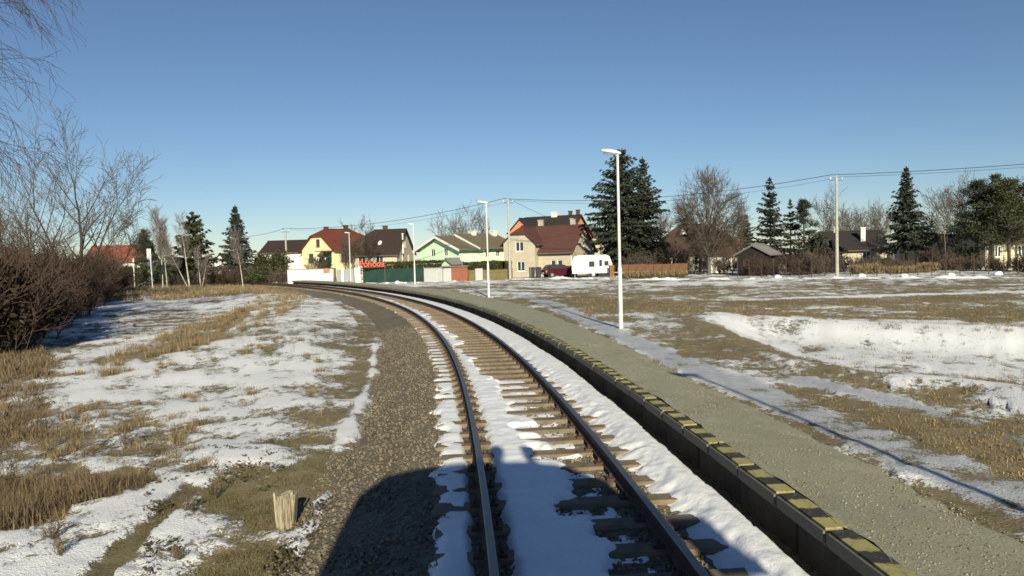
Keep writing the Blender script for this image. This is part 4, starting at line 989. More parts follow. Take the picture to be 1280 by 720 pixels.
# ------------------------------------------------------------------ dark red car
def build_car(loc, rz):
    r = empty('parked_car', loc, rz); tag(r, 'dark red hatchback parked in front of the grey house', 'car')
    paint = M('car_dark_red', (.060, .008, .014), .28, .12, 2, spec=.5); tyre = M('tyre', (.02, .02, .02), .8, .2, 4); rim = M('rim', (.45, .45, .46), .35, .1, 3, metal=.7)
    lower = [(-1.95, .42), (-1.98, .62), (-1.90, .86), (-1.72, .95), (-.92, 1.0), (1.05, .95), (1.55, .90), (1.90, .78), (1.98, .55), (1.93, .36), (1.2, .24), (-1.2, .24)]
    mb = MB(); rings = []
    for y, k in ((-.82, .94), (-.78, 1), (.78, 1), (.82, .94)): rings.append([(a*k, y, .6+(z-.6)*(k if abs(y) > .8 else 1)) for a, z in lower])
    mb.sweep(rings); body = mb.build('body', paint, r)
    cab = [(-1.72, .955), (-1.35, 1.40), (-.95, 1.47), (.15, 1.45), (.45, 1.38), (1.08, .955)]
    mb = MB(); mb.sweep([[(a, -.76+(z-.95)*.28, z) for a, z in cab], [(a, .76-(z-.95)*.28, z) for a, z in cab]]); mb.build('cabin', paint, r)
    def side(y, pts, nm):
        mb = MB(); s_ = 1 if y > 0 else -1; mb.poly([(a, s_*(.768-(z-.95)*.28), z) for a, z in pts]); mb.build(nm, GLASS, r)
    for y in (-1, 1):
        side(y, [(-1.45, 1.0), (-1.22, 1.36), (-.85, 1.39), (-.85, 1.0)], 'rear_window'); side(y, [(-.78, 1.0), (-.78, 1.39), (-.05, 1.38), (-.05, 1.0)], 'door_window'); side(y, [(.02, 1.0), (.02, 1.37), (.38, 1.32), (.85, 1.0)], 'door_window')
    mb = MB(); mb.poly([(.52, -.58, 1.36), (1.08, -.68, .99), (1.08, .68, .99), (.52, .58, 1.36)]); mb.build('windscreen', GLASS, r)
    mb = MB(); mb.poly([(-1.40, -.55, 1.37), (-1.72, -.66, 1.0), (-1.72, .66, 1.0), (-1.40, .55, 1.37)]); mb.build('back_window', GLASS, r)
    for x in (-1.22, 1.22):
        for y in (-.74, .74):
            wo = MB(); wo.tube((x, y-.1, .31), (x, y+.1, .31), .31, n=20); t = wo.build('wheel', tyre, r)
            q = MB(); s_ = 1 if y > 0 else -1; q.tube((x, y+s_*.101, .31), (x, y+s_*.112, .31), .19, n=16); q.build('rim', rim, t)
    for y in (-.6, .6):
        mb = MB(); mb.box(-2.0, -1.95, y-.12, y+.12, .66, .86); mb.build('tail_light', M('lamp_red', (.35, .01, .01), .3, .1, 3), r)
        mb = MB(); mb.box(1.92, 1.985, y-.15, y+.15, .58, .72); mb.build('headlight', M('lamp_clear', (.6, .6, .6), .2, .1, 3), r)
    for x, w_ in ((-2.005, .02), (1.99, .02)):
        mb = MB(); mb.box(x-.01, x+w_, -.26, .26, .48, .60); mb.build('number_plate', WHITEP, r)
p = at_ground(699, 83.2); build_car(p, R_(22))

# ------------------------------------------------------------------ caravan
def build_caravan(loc, rz):
    r = empty('caravan', loc, rz); tag(r, 'white touring caravan parked beside the grey house', 'caravan'); wp = M('caravan_white', (.76, .75, .70), .4, .06, 1.5)
    prof = [(-2.15, .45), (-2.22, 1.0), (-2.12, 1.9), (-1.95, 2.28), (-1.5, 2.42), (1.5, 2.42), (1.85, 2.25), (2.12, 1.5), (2.2, .9), (2.1, .45)]
    mb = MB(); mb.sweep([[(a, y, z) for a, z in prof] for y in (-1.05, 1.05)]); mb.build('body', wp, r, bevel=.03)
    for a0, a1, z0, z1 in ((-.35, .25, 1.15, 1.75), (.75, 1.05, 1.2, 1.9), (1.3, 1.75, 1.25, 1.75)):
        mb = MB(); mb.box(a0, a1, -1.075, -1.045, z0, z1); f = mb.build('window', DARKWOOD, r); mb = MB(); mb.box(a0+.04, a1-.04, -1.085, -1.077, z0+.04, z1-.04); mb.build('pane', GLASS, f)
    mb = MB(); mb.box(-1.55, -.95, -1.07, -1.045, .55, 2.1); d = mb.build('door', wp, r); mb = MB(); mb.box(-1.05, -1.0, -1.10, -1.07, 1.25, 1.4); mb.build('handle', DARKWOOD, d)
    mb = MB(); mb.box(-2.0, 2.0, -1.062, -1.048, .85, .95); mb.build('trim', GALV, r)
    for y in (-.9, .9):
        mb = MB(); mb.tube((.1, y-.09, .31), (.1, y+.09, .31), .31, n=18); t = mb.build('wheel', MC['tyre'], r); q = MB(); s_ = 1 if y > 0 else -1; q.tube((.1, y+s_*.091, .31), (.1, y+s_*.10, .31), .18, n=14); q.build('rim', MC['rim'], t)
    mb = MB(); mb.tube((2.0, -.5, .45), (3.0, 0, .45), .05); mb.tube((2.0, .5, .45), (3.0, 0, .45), .05); mb.tube((2.85, 0, .0), (2.85, 0, .6), .04); mb.build('drawbar', GALV, r)
    for x in (-1.9, 1.8):
        mb = MB(); mb.tube((x, -.8, -.05), (x, -.8, .5), .04); mb.build('corner_steady', GALV, r)
build_caravan(at_ground(741, 80.5), R_(-6))

# ------------------------------------------------------------------ rusty sheet, wooden fence, wire fence on the right
r = empty('rusty_sheet', at_ground(765.5, 78.5), .1); tag(r, 'upright rusty orange metal sheet leaning beside the caravan', 'metal sheet'); RUST = M('rust_orange', (.22, .115, .055), .9, .4, 3)
mb = MB(); mb.box(-.25, .25, -.03, .03, -.1, 1.3); mb.build('sheet', RUST, r); mb = MB(); mb.box(-.32, -.26, -.06, .06, -.1, 1.35); mb.build('post', DARKWOOD, r)
A = at_ground(776, 77); B = at_ground(860, 75); r = empty('plank_fence', A); tag(r, 'weathered fence with rusty orange upper boards below the dark spruces', 'fence')
FTOP = M('fence_rust_boards', (.17, .085, .048), .9, .35, 1.5, bs=.2); FBOT = M('fence_straw_boards', (.20, .15, .085), .9, .35, 1.5, bs=.2)
panel_run(r, 'upper_board', Vector((0, -.06, .68)), B-A+Vector((0, -.06, .68)), .66, .04, 8, FTOP, .03, jit=.025); panel_run(r, 'lower_board', (0, 0, -.1), B-A+Vector((0, 0, -.1)), .82, .04, 8, FBOT, .03, jit=.02)
for i in range(9):
    mb = MB(); c = (B-A)*(i/8); mb.box(c.x-.05, c.x+.05, c.y+.04, c.y+.14, -.2, 1.4); mb.build('post', DARKWOOD, r)
A = at_ground(922, 66.5); B = at_ground(1330, 59); r = empty('wire_fence', A); tag(r, 'long rusty wire mesh fence on thin posts beyond the snowy road', 'fence')
mt = M('fence_post_rust', (.075, .05, .038), .8, .3, 4)
for i in range(25):
    c = (B-A)*(i/24); z = hz(A.x+c.x, A.y+c.y)-A.z; mb = MB(); mb.tube((c.x, c.y, z-.1), (c.x+random.Random(i).uniform(-.05, .05), c.y, z+1.65), .032, n=6); mb.build('post', mt, r)
mb = MB()
for z in np.linspace(.15, 1.55, 9): mb.tube((0, 0, z), tuple(B-A+Vector((0, 0, z))), .005, n=3, caps=False)
mb.build('wires', mt, r)

# ------------------------------------------------------------------ platform lamps
def lamp(loc, label, arm_dir):
    r = empty('platform_lamp', loc, math.atan2(arm_dir[1], arm_dir[0])); tag(r, label, 'lamp post', 'white lamp posts along the platform')
    pm = M('lamp_pole_white', (.66, .66, .63), .45, .25, 1.5); hm = M('lamp_head_white', (.80, .80, .76), .4, .06, 2)
    mb = MB(); mb.tube((0, 0, -.15), (0, 0, 1.75), .062, .060, n=16); mb.tube((0, 0, 1.75), (0, 0, 1.86), .060, .043, n=16, caps=False); mb.tube((0, 0, 1.86), (0, 0, 5.06), .043, .034, n=16); mb.build('pole', pm, r)
    mb = MB(); mb.box(-.16, .16, -.16, .16, -.12, .035); mb.build('base_plate', CONC, r)
    mb = MB(); mb.box(.055, .068, -.045, .045, .55, .85); mb.build('hatch', GALV, r)
    mb = MB(); rings = []
    for t, w_, h_ in ((-.10, .05, .035), (-.07, .075, .06), (.08, .105, .085), (.30, .12, .085), (.46, .10, .06), (.53, .05, .03)):
        c = Vector((t, 0, 5.08+.10*t)); rings.append([(c.x, w_*math.cos(a), c.z+h_*math.sin(a)*(1 if math.sin(a) > 0 else .45)) for a in np.linspace(0, 2*math.pi, 14, endpoint=False)])
    mb.sweep(rings); hd = mb.build('head', hm, r, smooth=True)
    mb = MB(); mb.box(.08, .44, -.075, .075, 5.055, 5.068); mb.build('lens', M('lamp_lens', (.35, .36, .36), .2, .1, 4), hd)
def lampz(x, y): return hz(x, y)
for (x, y), lb in (((4.95, .6), 'white lamp post whose long shadow crosses the icy path'), ((3.13, 21.26), 'tall white lamp post rising in front of the dark spruces'), ((-1.255, 39.4), 'white lamp post in front of the mint house'), ((-8.22, 62.4), 'white lamp post before the green fence near the metal box'), ((-17.06, 77.9), 'white lamp post in front of the grey gate')):
    s_, o_ = to_so([x], [y]); th = float(np.interp(s_[0], S, TH)); lamp(Vector((x, y, max(.08, lampz(x, y)))), lb, (-math.cos(th), -math.sin(th)-.25))

# ------------------------------------------------------------------ poles and power lines
def pole(px, Y, h, label, r0=.15, r1=.10, mat=CONC, arms=True, lean=0):
    b = at_ground(px, Y); r = empty('utility_pole', b); tag(r, label, 'utility pole')
    mb = MB(); mb.tube((0, 0, -.3), (lean, 0, h), r0, r1, n=12); mb.build('pole', mat, r)
    if arms:
        mb = MB(); mb.box(lean-.55, lean+.55, -.05, .05, h-.32, h-.22); mb.build('crossarm', M('pole_steel', (.16, .15, .14), .6, .2, 3), r)
        for a in (-.5, 0.0, .5):
            mb = MB(); z0 = h-.22 if a else h; mb.tube((lean+a, 0, z0), (lean+a, 0, z0+.10), .018, n=6); mb.tube((lean+a, 0, z0+.10), (lean+a, 0, z0+.22), .05, .035, n=8); mb.build('insulator', WHITEP, r)
    return b+Vector((lean, 0, h))
T1 = pole(1047, 64, 8.65, 'tall pale concrete pole standing alone beyond the basin')
T2 = pole(638, 79.5, 8.55, 'concrete utility pole between the mint and grey houses')
T3 = pole(359.5, 100, 6.9, 'slim concrete pole at the end of the white wall')
pole(1184, 74, 4.2, 'thin wooden pole beside the bare shrubs under the pines', .07, .05, BARKG, False, -.25)
pole(752, 100, 6.2, 'thin grey pole beyond the grey house gable', .08, .06, CONC, False)
def wire(a, b, sag, label, r=.026):
    a = Vector(a); b = Vector(b); mb = MB(); n = 24; prev = None
    for i in range(n+1):
        t = i/n; p = a.lerp(b, t)-Vector((0, 0, 4*sag*t*(1-t)))
        if prev is not None: mb.tube(prev-a, p-a, r, n=5, caps=False)
        prev = p
    o = mb.build('power_line', M('wire_black', (.03, .03, .032), .6, .1, 3)); o.location = a; tag(o, label, 'power line')
W1 = T1+Vector((0, 0, .2)); W2 = T2+Vector((0, 0, .2)); W3 = T3+Vector((0, 0, .2))
T0 = Vector((58, 51, 9.3))
b = empty('utility_pole', (58, 51, hz(58, 51))); tag(b, 'concrete pole carrying the line on past the pines', 'utility pole'); mb = MB(); mb.tube((0, 0, -.3), (0, 0, 9.3-b.location.z), .15, .1, n=10); mb.build('pole', CONC, b)
for dx, nm in ((-.5, 'near'), (.5, 'far')):
    d = Vector((dx, 0, -.2 if dx > 0 else 0))
    rr = .026 if dx < 0 else .013
    wire(W1+d, T0+d, .45, 'power line from the lone concrete pole to the right' if dx < 0 else 'second power line from the lone concrete pole to the right', rr)
    wire(W2+d, W1+d, .95 if dx < 0 else 1.1, 'power line sagging between the two concrete poles' if dx < 0 else 'second power line sagging between the two concrete poles', rr)
    wire(W3+d, W2+d, .9 if dx < 0 else 1.0, 'power line over the cream and mint houses' if dx < 0 else 'second power line over the cream and mint houses', rr)
wire(W3, D(285, 296, 118), .4, 'power line from the slim pole towards the tall spruce')
wire(W2, D(745, 293, 90), .3, 'service cable from the concrete pole down to the grey house', .018)
# white marker posts on the left
r = empty('marker_post', at_ground(191, 78), 0); tag(r, 'white railway marker post with tall narrow board', 'post'); mb = MB(); mb.tube((0, 0, -.2), (-.12, 0, 4.3), .055, n=8); mb.build('post', WHITEP, r); mb = MB(); mb.box(-.42, .02, -.09, -.06, 3.2, 4.35); mb.build('board', WHITEP, r)
r = empty('marker_post', at_ground(168.5, 84), 0); tag(r, 'plain weathered white post in front of the red-roofed house', 'post'); mb = MB(); mb.tube((0, 0, -.2), (0, 0, 3.5), .05, n=8); mb.build('post', WHITEP, r); mb = MB(); mb.box(-.07, .07, -.06, -.05, 3.1, 3.5); mb.build('plate', WHITEP, r)

# ------------------------------------------------------------------ the red lettered sign
def build_sign():
    p0 = at_ground(450, 80.8); base = D(450, 333.6, 80.8); r = empty('lettered_sign', p0); tag(r, 'red sign reading Pohoda above the end of the green fence', 'sign')
    red = M('sign_red', (.78, .10, .06), .5, .08, 3); wht = M('sign_white', (.80, .62, .55), .5, .08, 3)
    dg = bpy.context.evaluated_depsgraph_get()
    x = 0.0
    for i, ch in enumerate('Pohoda'):
        cu = bpy.data.curves.new('letter', 'FONT'); cu.body = ch; cu.size = 1.0; cu.extrude = .05; cu.offset = .012
        to = bpy.data.objects.new('tmp', cu); COL.objects.link(to); bpy.context.view_layer.update()
        me = bpy.data.meshes.new_from_object(to.evaluated_get(bpy.context.evaluated_depsgraph_get()))
        wd = to.dimensions.x; bpy.data.objects.remove(to)
        me.materials.clear(); me.materials.append(red); me.name = 'letter'
        o = link('letter', me, r, Vector((x, -.05, base.z-p0.z))); o.rotation_euler = (math.pi/2, 0, 0); o.scale = (.92, .92, 1)
        x += (.52 if ch in 'Pohda' else .5)*.92
    z = base.z-p0.z
    mb = MB(); mb.box(-.08, x+.08, .02, .06, z-.10, z-.05); mb.box(-.08, x+.08, .02, .06, z+.30, z+.34); mb.build('rail', MC['gutter_metal'], r)
    for a in (.1, x-.1):
        mb = MB(); mb.tube((a, .1, -.2), (a, .1, z+.4), .03, n=6); mb.build('post', MC['gutter_metal'], r)
build_sign()

# ------------------------------------------------------------------ conifers
spruce('spruce_tree', 'large dark spruce with long drooping branches behind the tallest lamp', at_ground(781, 85), 11, 14.4, 4.9, NEED, .72, 40, .10, .30, .05, .40, .085, prof=([0, .12, .25, .38, .55, .75, .9, 1], [.50, .60, .80, 1.0, .74, .42, .20, .02]))
spruce('spruce_tree', 'slimmer dark spruce standing against the large drooping one', at_ground(806, 86), 12, 13.5, 3.2, NEED, .80, 36, .08, .28, .05, .36, .08)
spruce('spruce_tree', 'tall gappy spruce right of the round bare tree', at_ground(964, 82), 13, 10.4, 2.5, NEEDB, .95, 26, .25, .15, .10, .34, .085)
spruce('spruce_tree', 'small dark spruce between round bare tree and gappy spruce', at_ground(934, 104), 14, 7.4, 1.9, NEED, .8, 20, .1, .2)
spruce('spruce_tree', 'thin yellowish spruce between the gappy spruce and ragged pine', at_ground(989, 86), 15, 8.2, 1.7, NEEDP, .85, 18, .35, .15, .1, .3, .07)
spruce('spruce_tree', 'symmetrical blue-green spruce standing before the white garage', at_ground(1134, 80), 16, 11.0, 2.35, NEEDB, 1.0, 34, .03, .16, .20, .34, .08)
spruce('spruce_tree', 'broad pointed spruce beside the slim concrete pole', at_ground(298, 92), 17, 10.0, 2.55, NEEDB, .88, 32, .05, .18, .04, .36, .085)
pine('pine_tree', 'ragged pine beside the thin yellowish spruce', at_ground(1006, 84), 21, 8.0, 1.9, NEED, .35, 34, 120)
spruce('pine_tree', 'bushy dark pine joined by birch trunk left of the spruce', at_ground(244, 90), 22, 8.9, 3.0, NEEDP, .68, 24, .22, .02, .10, .42, .10)
pine('pine_tree', 'dark ragged pine behind the left marker post', at_ground(184, 96), 23, 7.4, 2.2, NEED, .08, 70, 120, shape=.75)
pine('pine_tree', 'big wide olive pine at the right in front of the pale yellow house', at_ground(1262, 72), 24, 8.4, 4.2, NEEDP, .30, 95, 150, shape=.5, cl=.8)
pine('pine_tree', 'dark pine leaning into the wide olive pine', at_ground(1222, 75), 25, 8.6, 3.4, NEED, .22, 80, 140, shape=.6, cl=.75)
pine('pine_tree', 'spiky-topped olive pine behind the wide one', at_ground(1243, 80), 26, 9.8, 2.6, NEEDP, .3, 60, 130, shape=.7, cl=.6)
pine('pine_tree', 'pale olive pine beyond the wide one towards the frame edge', at_ground(1292, 78), 27, 9.0, 3.2, NEEDP, .28, 60, 130, shape=.6, cl=.7)
bush('evergreen_bush', 'dark rounded evergreen mass beneath the ragged pine', at_ground(1012, 80), 31, 1.9, 1.6, 4.6, NEED, 5200)
bush('evergreen_bush', 'olive evergreen bush in front of the white house', at_ground(338, 94), 32, 2.6, 1.8, 4.6, LEAFH, 6000)
bush('evergreen_bush', 'low dark evergreen bush at the foot of the tall spruce', at_ground(318, 90), 33, 2.2, 1.6, 2.7, NEEDP, 4200)
bush('evergreen_bush', 'dark green bush below the orange-red roof', at_ground(158, 88), 34, 3.0, 1.6, 3.0, IVY, 5200)
bush('evergreen_bush', 'deep green bush behind the twin birch trunks', at_ground(214, 92), 35, 2.6, 1.6, 3.2, NEED, 4600)
bush('evergreen_bush', 'small round conifer in front of the cream house balcony', at_ground(408, 104), 36, 1.1, 1.0, 3.6, NEED, 2400)
bush('evergreen_bush', 'dark evergreen bush behind the fence under the blue-green spruce', at_ground(1095, 78), 37, 2.6, 1.2, 1.3, NEED, 3200)
bush('evergreen_bush', 'ivy-dark bush right of the shed', at_ground(1035, 76), 38, 1.7, 1.2, 2.6, BARKD, 2600)
bush('evergreen_bush', 'shaded evergreen bush under the dark leaning pine', at_ground(1205, 74), 39, 1.8, 1.2, 2.5, NEED, 3200)
bush('evergreen_bush', 'yellow-green shrub glowing beside the large spruce foot', at_ground(826, 86), 40, 1.4, 1.0, 4.6, M('pale_leaf', (.20, .17, .08), .9, .35, 1, island=.4), 1500)
bush('evergreen_bush', 'dark brown-green bush behind the caravan', at_ground(768, 96), 41, 2.4, 1.5, 4.2, LEAFH, 4200)

# ------------------------------------------------------------------ bare trees
def dome_tree(name, label, loc, seed, h, rx, nl=30, bark=BARKG, twig=TWIG):
    """round crown: limbs sweep up and out to an egg-shaped envelope, then branch and twig"""
    rng = np.random.default_rng(seed); segs = []; tw = []
    c0 = np.array([0, 0, .56*h]); rad = np.array([rx, rx, .45*h])
    def bez(a, b, c, n, r0, r1, out):
        t = np.linspace(0, 1, n+1)[:, None]; p = (1-t)**2*a+2*t*(1-t)*b+t*t*c
        for i in range(n): out.append((tuple(p[i]), tuple(p[i+1]), r0+(r1-r0)*i/n, r0+(r1-r0)*(i+1)/n))
        return p
    for i in range(8): segs.append(((0, 0, -.1+.62*h*i/8), (0, 0, -.1+.62*h*(i+1)/8), .22*(1-i/9), .22*(1-(i+1)/9)))
    for i in range(nl):
        u = unit(rng.normal(size=3)); u[2] = abs(u[2])*1.1-.25 if rng.random() < .85 else u[2]; u = unit(u)
        T = c0+u*rad*rng.uniform(.72, .9); z0 = h*rng.uniform(.16, .5)*(.6+.4*(u[2]+.3)); O = np.array([0, 0, z0])
        mid = np.array([T[0]*.45, T[1]*.45, z0+(T[2]-z0)*rng.uniform(.45, .65)])
        p = bez(O, mid, T, 9, .07, .025, segs)
        for k in range(13):
            q = p[rng.integers(3, 10)]; e = c0+unit((q-c0)/rad+rng.normal(0, .28, 3))*rad*rng.uniform(.86, 1.02)
            d = e-q; L = np.linalg.norm(d); d = d/max(L, .01); L = min(L, 2.4); e = q+d*L+np.array([0, 0, .12*L])
            pp = bez(q, q+d*L*.5+np.array([0, 0, .02*L]), e, 4, .022, .013, tw)
            for _ in range(13):
                a = pp[rng.integers(1, 5)]; dd = unit(unit((a-c0)/rad)*.8+rng.normal(0, .45, 3)+np.array([0, 0, .35])); l = rng.uniform(.35, .85)
                bez(a, a+dd*l*.5, a+dd*l+np.array([0, 0, .06]), 2, .012, .008, tw)
    root = empty(name, loc); tag(root, label, 'tree')
    link('trunk', tubes_mesh('trunk', segs, 6, bark), root); link('crown', tubes_mesh('crown', tw, 3, twig), root)
dome_tree('lime_tree', 'round-crowned bare tree with fine grey twigs', at_ground(887, 76), 51, 10.7, 3.6, 38)
PM = dict(n=[9, 7, 5, 4], k=[11, 8, 5], w=[.05, .07, .10, .12], up=[.01, .03, .02, .01], st=[.25, .15, .1], a=[.6, .6, .6], l=[.52, .5, .42], r=[.45, .5, .55], rmin=.013, tip=.18)
bare_tree('bare_tree', 'spreading bare tree with several dark stems above the thicket', at_ground(100, 58), 52, PM,
    [(0, 0, (.05, 0, 1), 9.4, .20), (-.5, .3, (-.42, .1, 1), 9.0, .16), (.3, -.2, (.42, -.1, .9), 8.2, .13), (-.8, .2, (-.75, 0, .85), 7.2, .12), (.5, .1, (.85, 0, .62), 6.6, .10)], BARKD, TWIG)
bare_tree('bare_tree', 'hazy brown bare tree left of the dark-stemmed one', at_ground(42, 66), 53, PM, [(0, 0, (.1, 0, 1), 7.5, .13), (.3, 0, (.35, 0, 1), 7, .11), (-.4, 0, (-.3, 0, 1), 7, .11)], BARK, TWIGB)
bare_tree('bare_tree', 'low bare tree at the left edge over the thicket', at_ground(2, 60), 54, PM, [(0, 0, (.1, 0, 1), 5.6, .10), (.3, 0, (.4, 0, 1), 5, .09), (-.4, 0, (-.3, 0, 1), 5, .09)], BARK, TWIG)
PB = dict(n=[12, 7, 6], k=[60, 9], w=[.015, .05, .06], up=[.0, .06, .02], st=[.35, .15], a=[.62, .45], l=[.27, .5], r=[.3, .5], rmin=.010, tip=.12, cone=True)
PB2 = dict(PB); PB2['k'] = [90, 12]
bare_tree('birch_tree', 'slender leaning birch with hazy grey crown behind the marker post', at_ground(204, 82), 55, PB2, [(0, 0, (-.06, 0, 1), 8.2, .085)], BIRCH, TWIGB, trunk_lev=0)
bare_tree('birch_tree', 'upright slender birch beside the leaning one', at_ground(209, 82.2), 155, PB2, [(0, 0, (.02, 0, 1), 7.0, .08)], BIRCH, TWIGB, trunk_lev=0)
bare_tree('birch_tree', 'white forked birch growing through the bushy pine', at_ground(236, 82), 56, PB, [(.1, 0, (-.10, 0, 1), 7.6, .11), (-.05, 0, (-.42, 0, 1), 5.4, .06)], BIRCH, TWIGB, trunk_lev=0)
bare_tree('birch_tree', 'short white birch between the bushy pine and tall spruce', at_ground(251, 80), 57, PB, [(.0, 0, (-.08, 0, 1), 4.2, .07), (.1, 0, (.25, 0, 1), 3.4, .05)], BIRCH, TWIGB, trunk_lev=0)
bare_tree('birch_tree', 'lone thin white birch trunk in front of the tall spruce', at_ground(304, 76), 58, PB, [(0, 0, (-.05, 0, 1), 5.8, .06)], BIRCH, TWIGB, trunk_lev=0)
# weeping birch just outside the frame, its twigs hang into the picture
PW = dict(n=[12, 9, 9, 6], k=[38, 11, 6], w=[.02, .06, .07, .07], up=[.0, -.055, -.16, -.10], st=[.42, .2, .1], a=[1.0, .75, .6], l=[.33, .42, .55], r=[.34, .4, .6], rmin=.007, tip=.12)
bare_tree('birch_tree', 'weeping birch whose dark twigs hang into the sky', Vector((-21.1, 24.5, hz(-21.1, 24.5))), 59, PW, [(0, 0, (.03, 0, 1), 14.5, .2)], BIRCH, TWIGR, trunk_lev=0)
PF = dict(PM); PF['rmin'] = .016
for i, (px, Y, h, lb) in enumerate([(566, 125, 8.6, 'bare tree top showing over the mint house ridge'), (597, 130, 8.2, 'wispy bare treetop beside the mint house chimney'), (1035, 108, 8.0, 'grey bare tree behind the lone concrete pole'), (1062, 116, 7.0, 'bare tree behind the low dark roof near its gable'), (1082, 120, 7.6, 'bare tree behind the low dark roof chimneys'), (1105, 112, 6.4, 'bare tree between low roof and blue-green spruce'), (1182, 84, 7.4, 'bare branching tree left of the dark pine'), (1200, 90, 8.2, 'fine-twigged bare tree behind the dark pine'), (832, 92, 6.8, 'pale bare tree between the spruces and round tree'), (450, 106, 6.2, 'brown bare tree before the red roof end'), (437, 100, 4.6, 'small bare tree right of the balcony'), (394, 100, 2.4, 'small bare tree left of the balcony'), (915, 98, 6.4, 'bare tree behind the round crowned one'), (1160, 82, 4.0, 'dark bare tree in front of the flat-fronted house')]):
    bare_tree('bare_tree', lb, at_ground(px, Y), 60+i, PF, [(0, 0, (.05, 0, 1), h*.9, .09), (.2, 0, (.25, .1, 1), h*.8, .08), (-.2, 0, (-.25, -.1, 1), h*.8, .08)], BARK, TWIG if i != 9 else TWIGR)

# ------------------------------------------------------------------ thickets and shrubs
thick = [(-30, 24, 3.2), (10, 29, 2.9), (-25, 33, 3.4), (40, 35, 2.9), (5, 40, 3.2), (70, 42, 3.0), (40, 49, 3.3), (95, 50, 3.1), (75, 57, 3.3), (115, 58, 3.1), (105, 66, 3.4), (128, 68, 3.1), (20, 58, 3.6), (140, 76, 2.6)]
for i, (px, Y, h) in enumerate(thick):
    shrub('bramble_shrub', 'dark red-brown leafless shrub of the tangled thicket by the left bank', at_ground(px, Y), 80+i, h, 4.0, 46, TWIGR, 'thicket shrubs on the left bank', 13, M('withered_leaf', (.060, .040, .026), .95, .4, 1.0, col2=(.035, .032, .018), island=.4), 2600)
for i, (px, Y, h, wd, lb) in enumerate([(268, 86, 2.0, 4, 'brown shrub below the short white birch'), (284, 84, 2.3, 4, 'brown shrub in front of the tall spruce'), (226, 86, 1.6, 3, 'low brown shrub behind the forked birch'), (350, 88, 1.6, 2.4, 'dark shrub at the left end of the white wall'), (985, 70, 1.7, 3.2, 'red-brown shrub right of the shed'), (1010, 70, 1.8, 3.2, 'red-brown shrub behind the wire fence near the evergreen mass'), (1030, 72, 1.9, 3, 'brown shrub left of the lone concrete pole'), (1070, 73, 1.3, 3.4, 'brown shrub right of the lone concrete pole'), (1092, 70, 1.2, 2.6, 'brown shrub below the low dark roof'), (1125, 72, 1.1, 3, 'brown shrub below the blue-green spruce'), (1172, 72, 2.0, 3, 'red-brown shrub at the foot of the thin wooden pole'), (1195, 70, 1.4, 3, 'brown shrub under the dark leaning pine'), (1225, 69, 1.3, 3, 'low brown shrub under the wide pine'), (1262, 66, 1.2, 3, 'low brown shrub below the pale yellow house'), (866, 80, 2.3, 3, 'grey-brown shrub left of the round tree trunk'), (905, 78, 2.0, 2.2, 'grey-brown shrub right of the round tree trunk'), (948, 69.5, 1.6, 2, 'dark shrub in front of the shed'), (838, 84, 3.0, 3, 'brown shrub right of the slim spruce'), (800, 82, 2.2, 4, 'dark brown shrub under the two spruces'), (1290, 64, 1.5, 3, 'brown shrub by the fence past the yellow house')]):
    shrub('bare_shrub', lb, at_ground(px, Y), 120+i, h, wd, 30, TWIGR if i % 3 == 1 else TWIG, None, 10, rmin=.014)
def straw_hedge(px0, px1, Y, h, label, seed):
    A = at_ground(px0, Y); B = at_ground(px1, Y); L = (B-A).length; rng = np.random.default_rng(seed); n = int(700*L)
    x = rng.uniform(0, L, n); top = h*(.65+.5*fbm(x, x*0+seed, .7, 3, seed)); z0 = rng.random(n)*top*.7
    C = np.stack([x, rng.normal(0, .28, n), z0], 1); d = unit(np.stack([rng.normal(0, .3, n), rng.normal(0, .3, n), np.ones(n)], 1)); ln = rng.uniform(.12, .3, (n, 1))
    C[:, 1] *= 1.5
    o = link('reed_clump', cards_mesh('reed_clump', C+d*ln, d*ln, unit(np.cross(d, rng.normal(size=(n, 3))))*.025, STRAW), None, A); tag(o, label, 'reeds'); return o
straw_hedge(1066, 1100, 67.5, .95, 'straw-coloured reed clump behind the fence right of the lone pole', 5)
straw_hedge(1108, 1148, 67, .55, 'low straw-coloured reed clump below the blue-green spruce', 6)
straw_hedge(778, 858, 73.6, .55, 'low dry grass strip in front of the rusty plank fence', 8)
straw_hedge(1150, 1172, 67, 1.0, 'tall straw-coloured reed clump below the flat-fronted house', 7)

# ------------------------------------------------------------------ snow heaps along the road and fence
def snow_ridge(name, P_, h, seed, label, wd=.8):
    """a low ploughed ridge of lumpy snow along a line of ground points"""
    rg = random.Random(seed); V = []; F = []
    n = len(P_); 
    pts = []
    for i in range(n-1):
        k = max(2, int((P_[i+1]-P_[i]).length/.18))
        pts += [P_[i].lerp(P_[i+1], j/k) for j in range(k)]
    m = 9; xs = np.array([p.x for p in pts]); ys = np.array([p.y for p in pts])
    hh = h*np.clip(.15+2.2*(fbm(xs, ys, .9, 4, seed)-.38), .02, 1.6)
    gz = height(xs, ys)
    V = []
    for i, p in enumerate(pts):
        for j in range(m):
            t = j/(m-1)*2-1; V.append((p.x, p.y+t*wd*(.5+.4*hh[i]/h), gz[i]-.05+(1-t*t)*(hh[i]+.05)*(1+.5*(vnoise(np.array([i*.7]), np.array([j*.9]), seed)[0]-.5))))
    i = np.arange(len(pts)-1)[:, None]*m+np.arange(m-1)[None]; F = np.stack([i, i+m, i+m+1, i+1], -1).reshape(-1, 4)
    o = link(name, np_mesh(name, np.array(V), F, SNOW, True)); tag(o, label, 'snow', kind='stuff')
snow_ridge('snow_ridge', [G(640, 349.5, -.28), G(700, 348.5, -.28), G(780, 350, -.28), G(900, 349, -.28), G(1000, 348, -.28), G(1100, 347.5, -.28), G(1200, 347, -.28), G(1330, 346, -.28)], .22, 5, 'ploughed snow ridge along the far edge of the road')
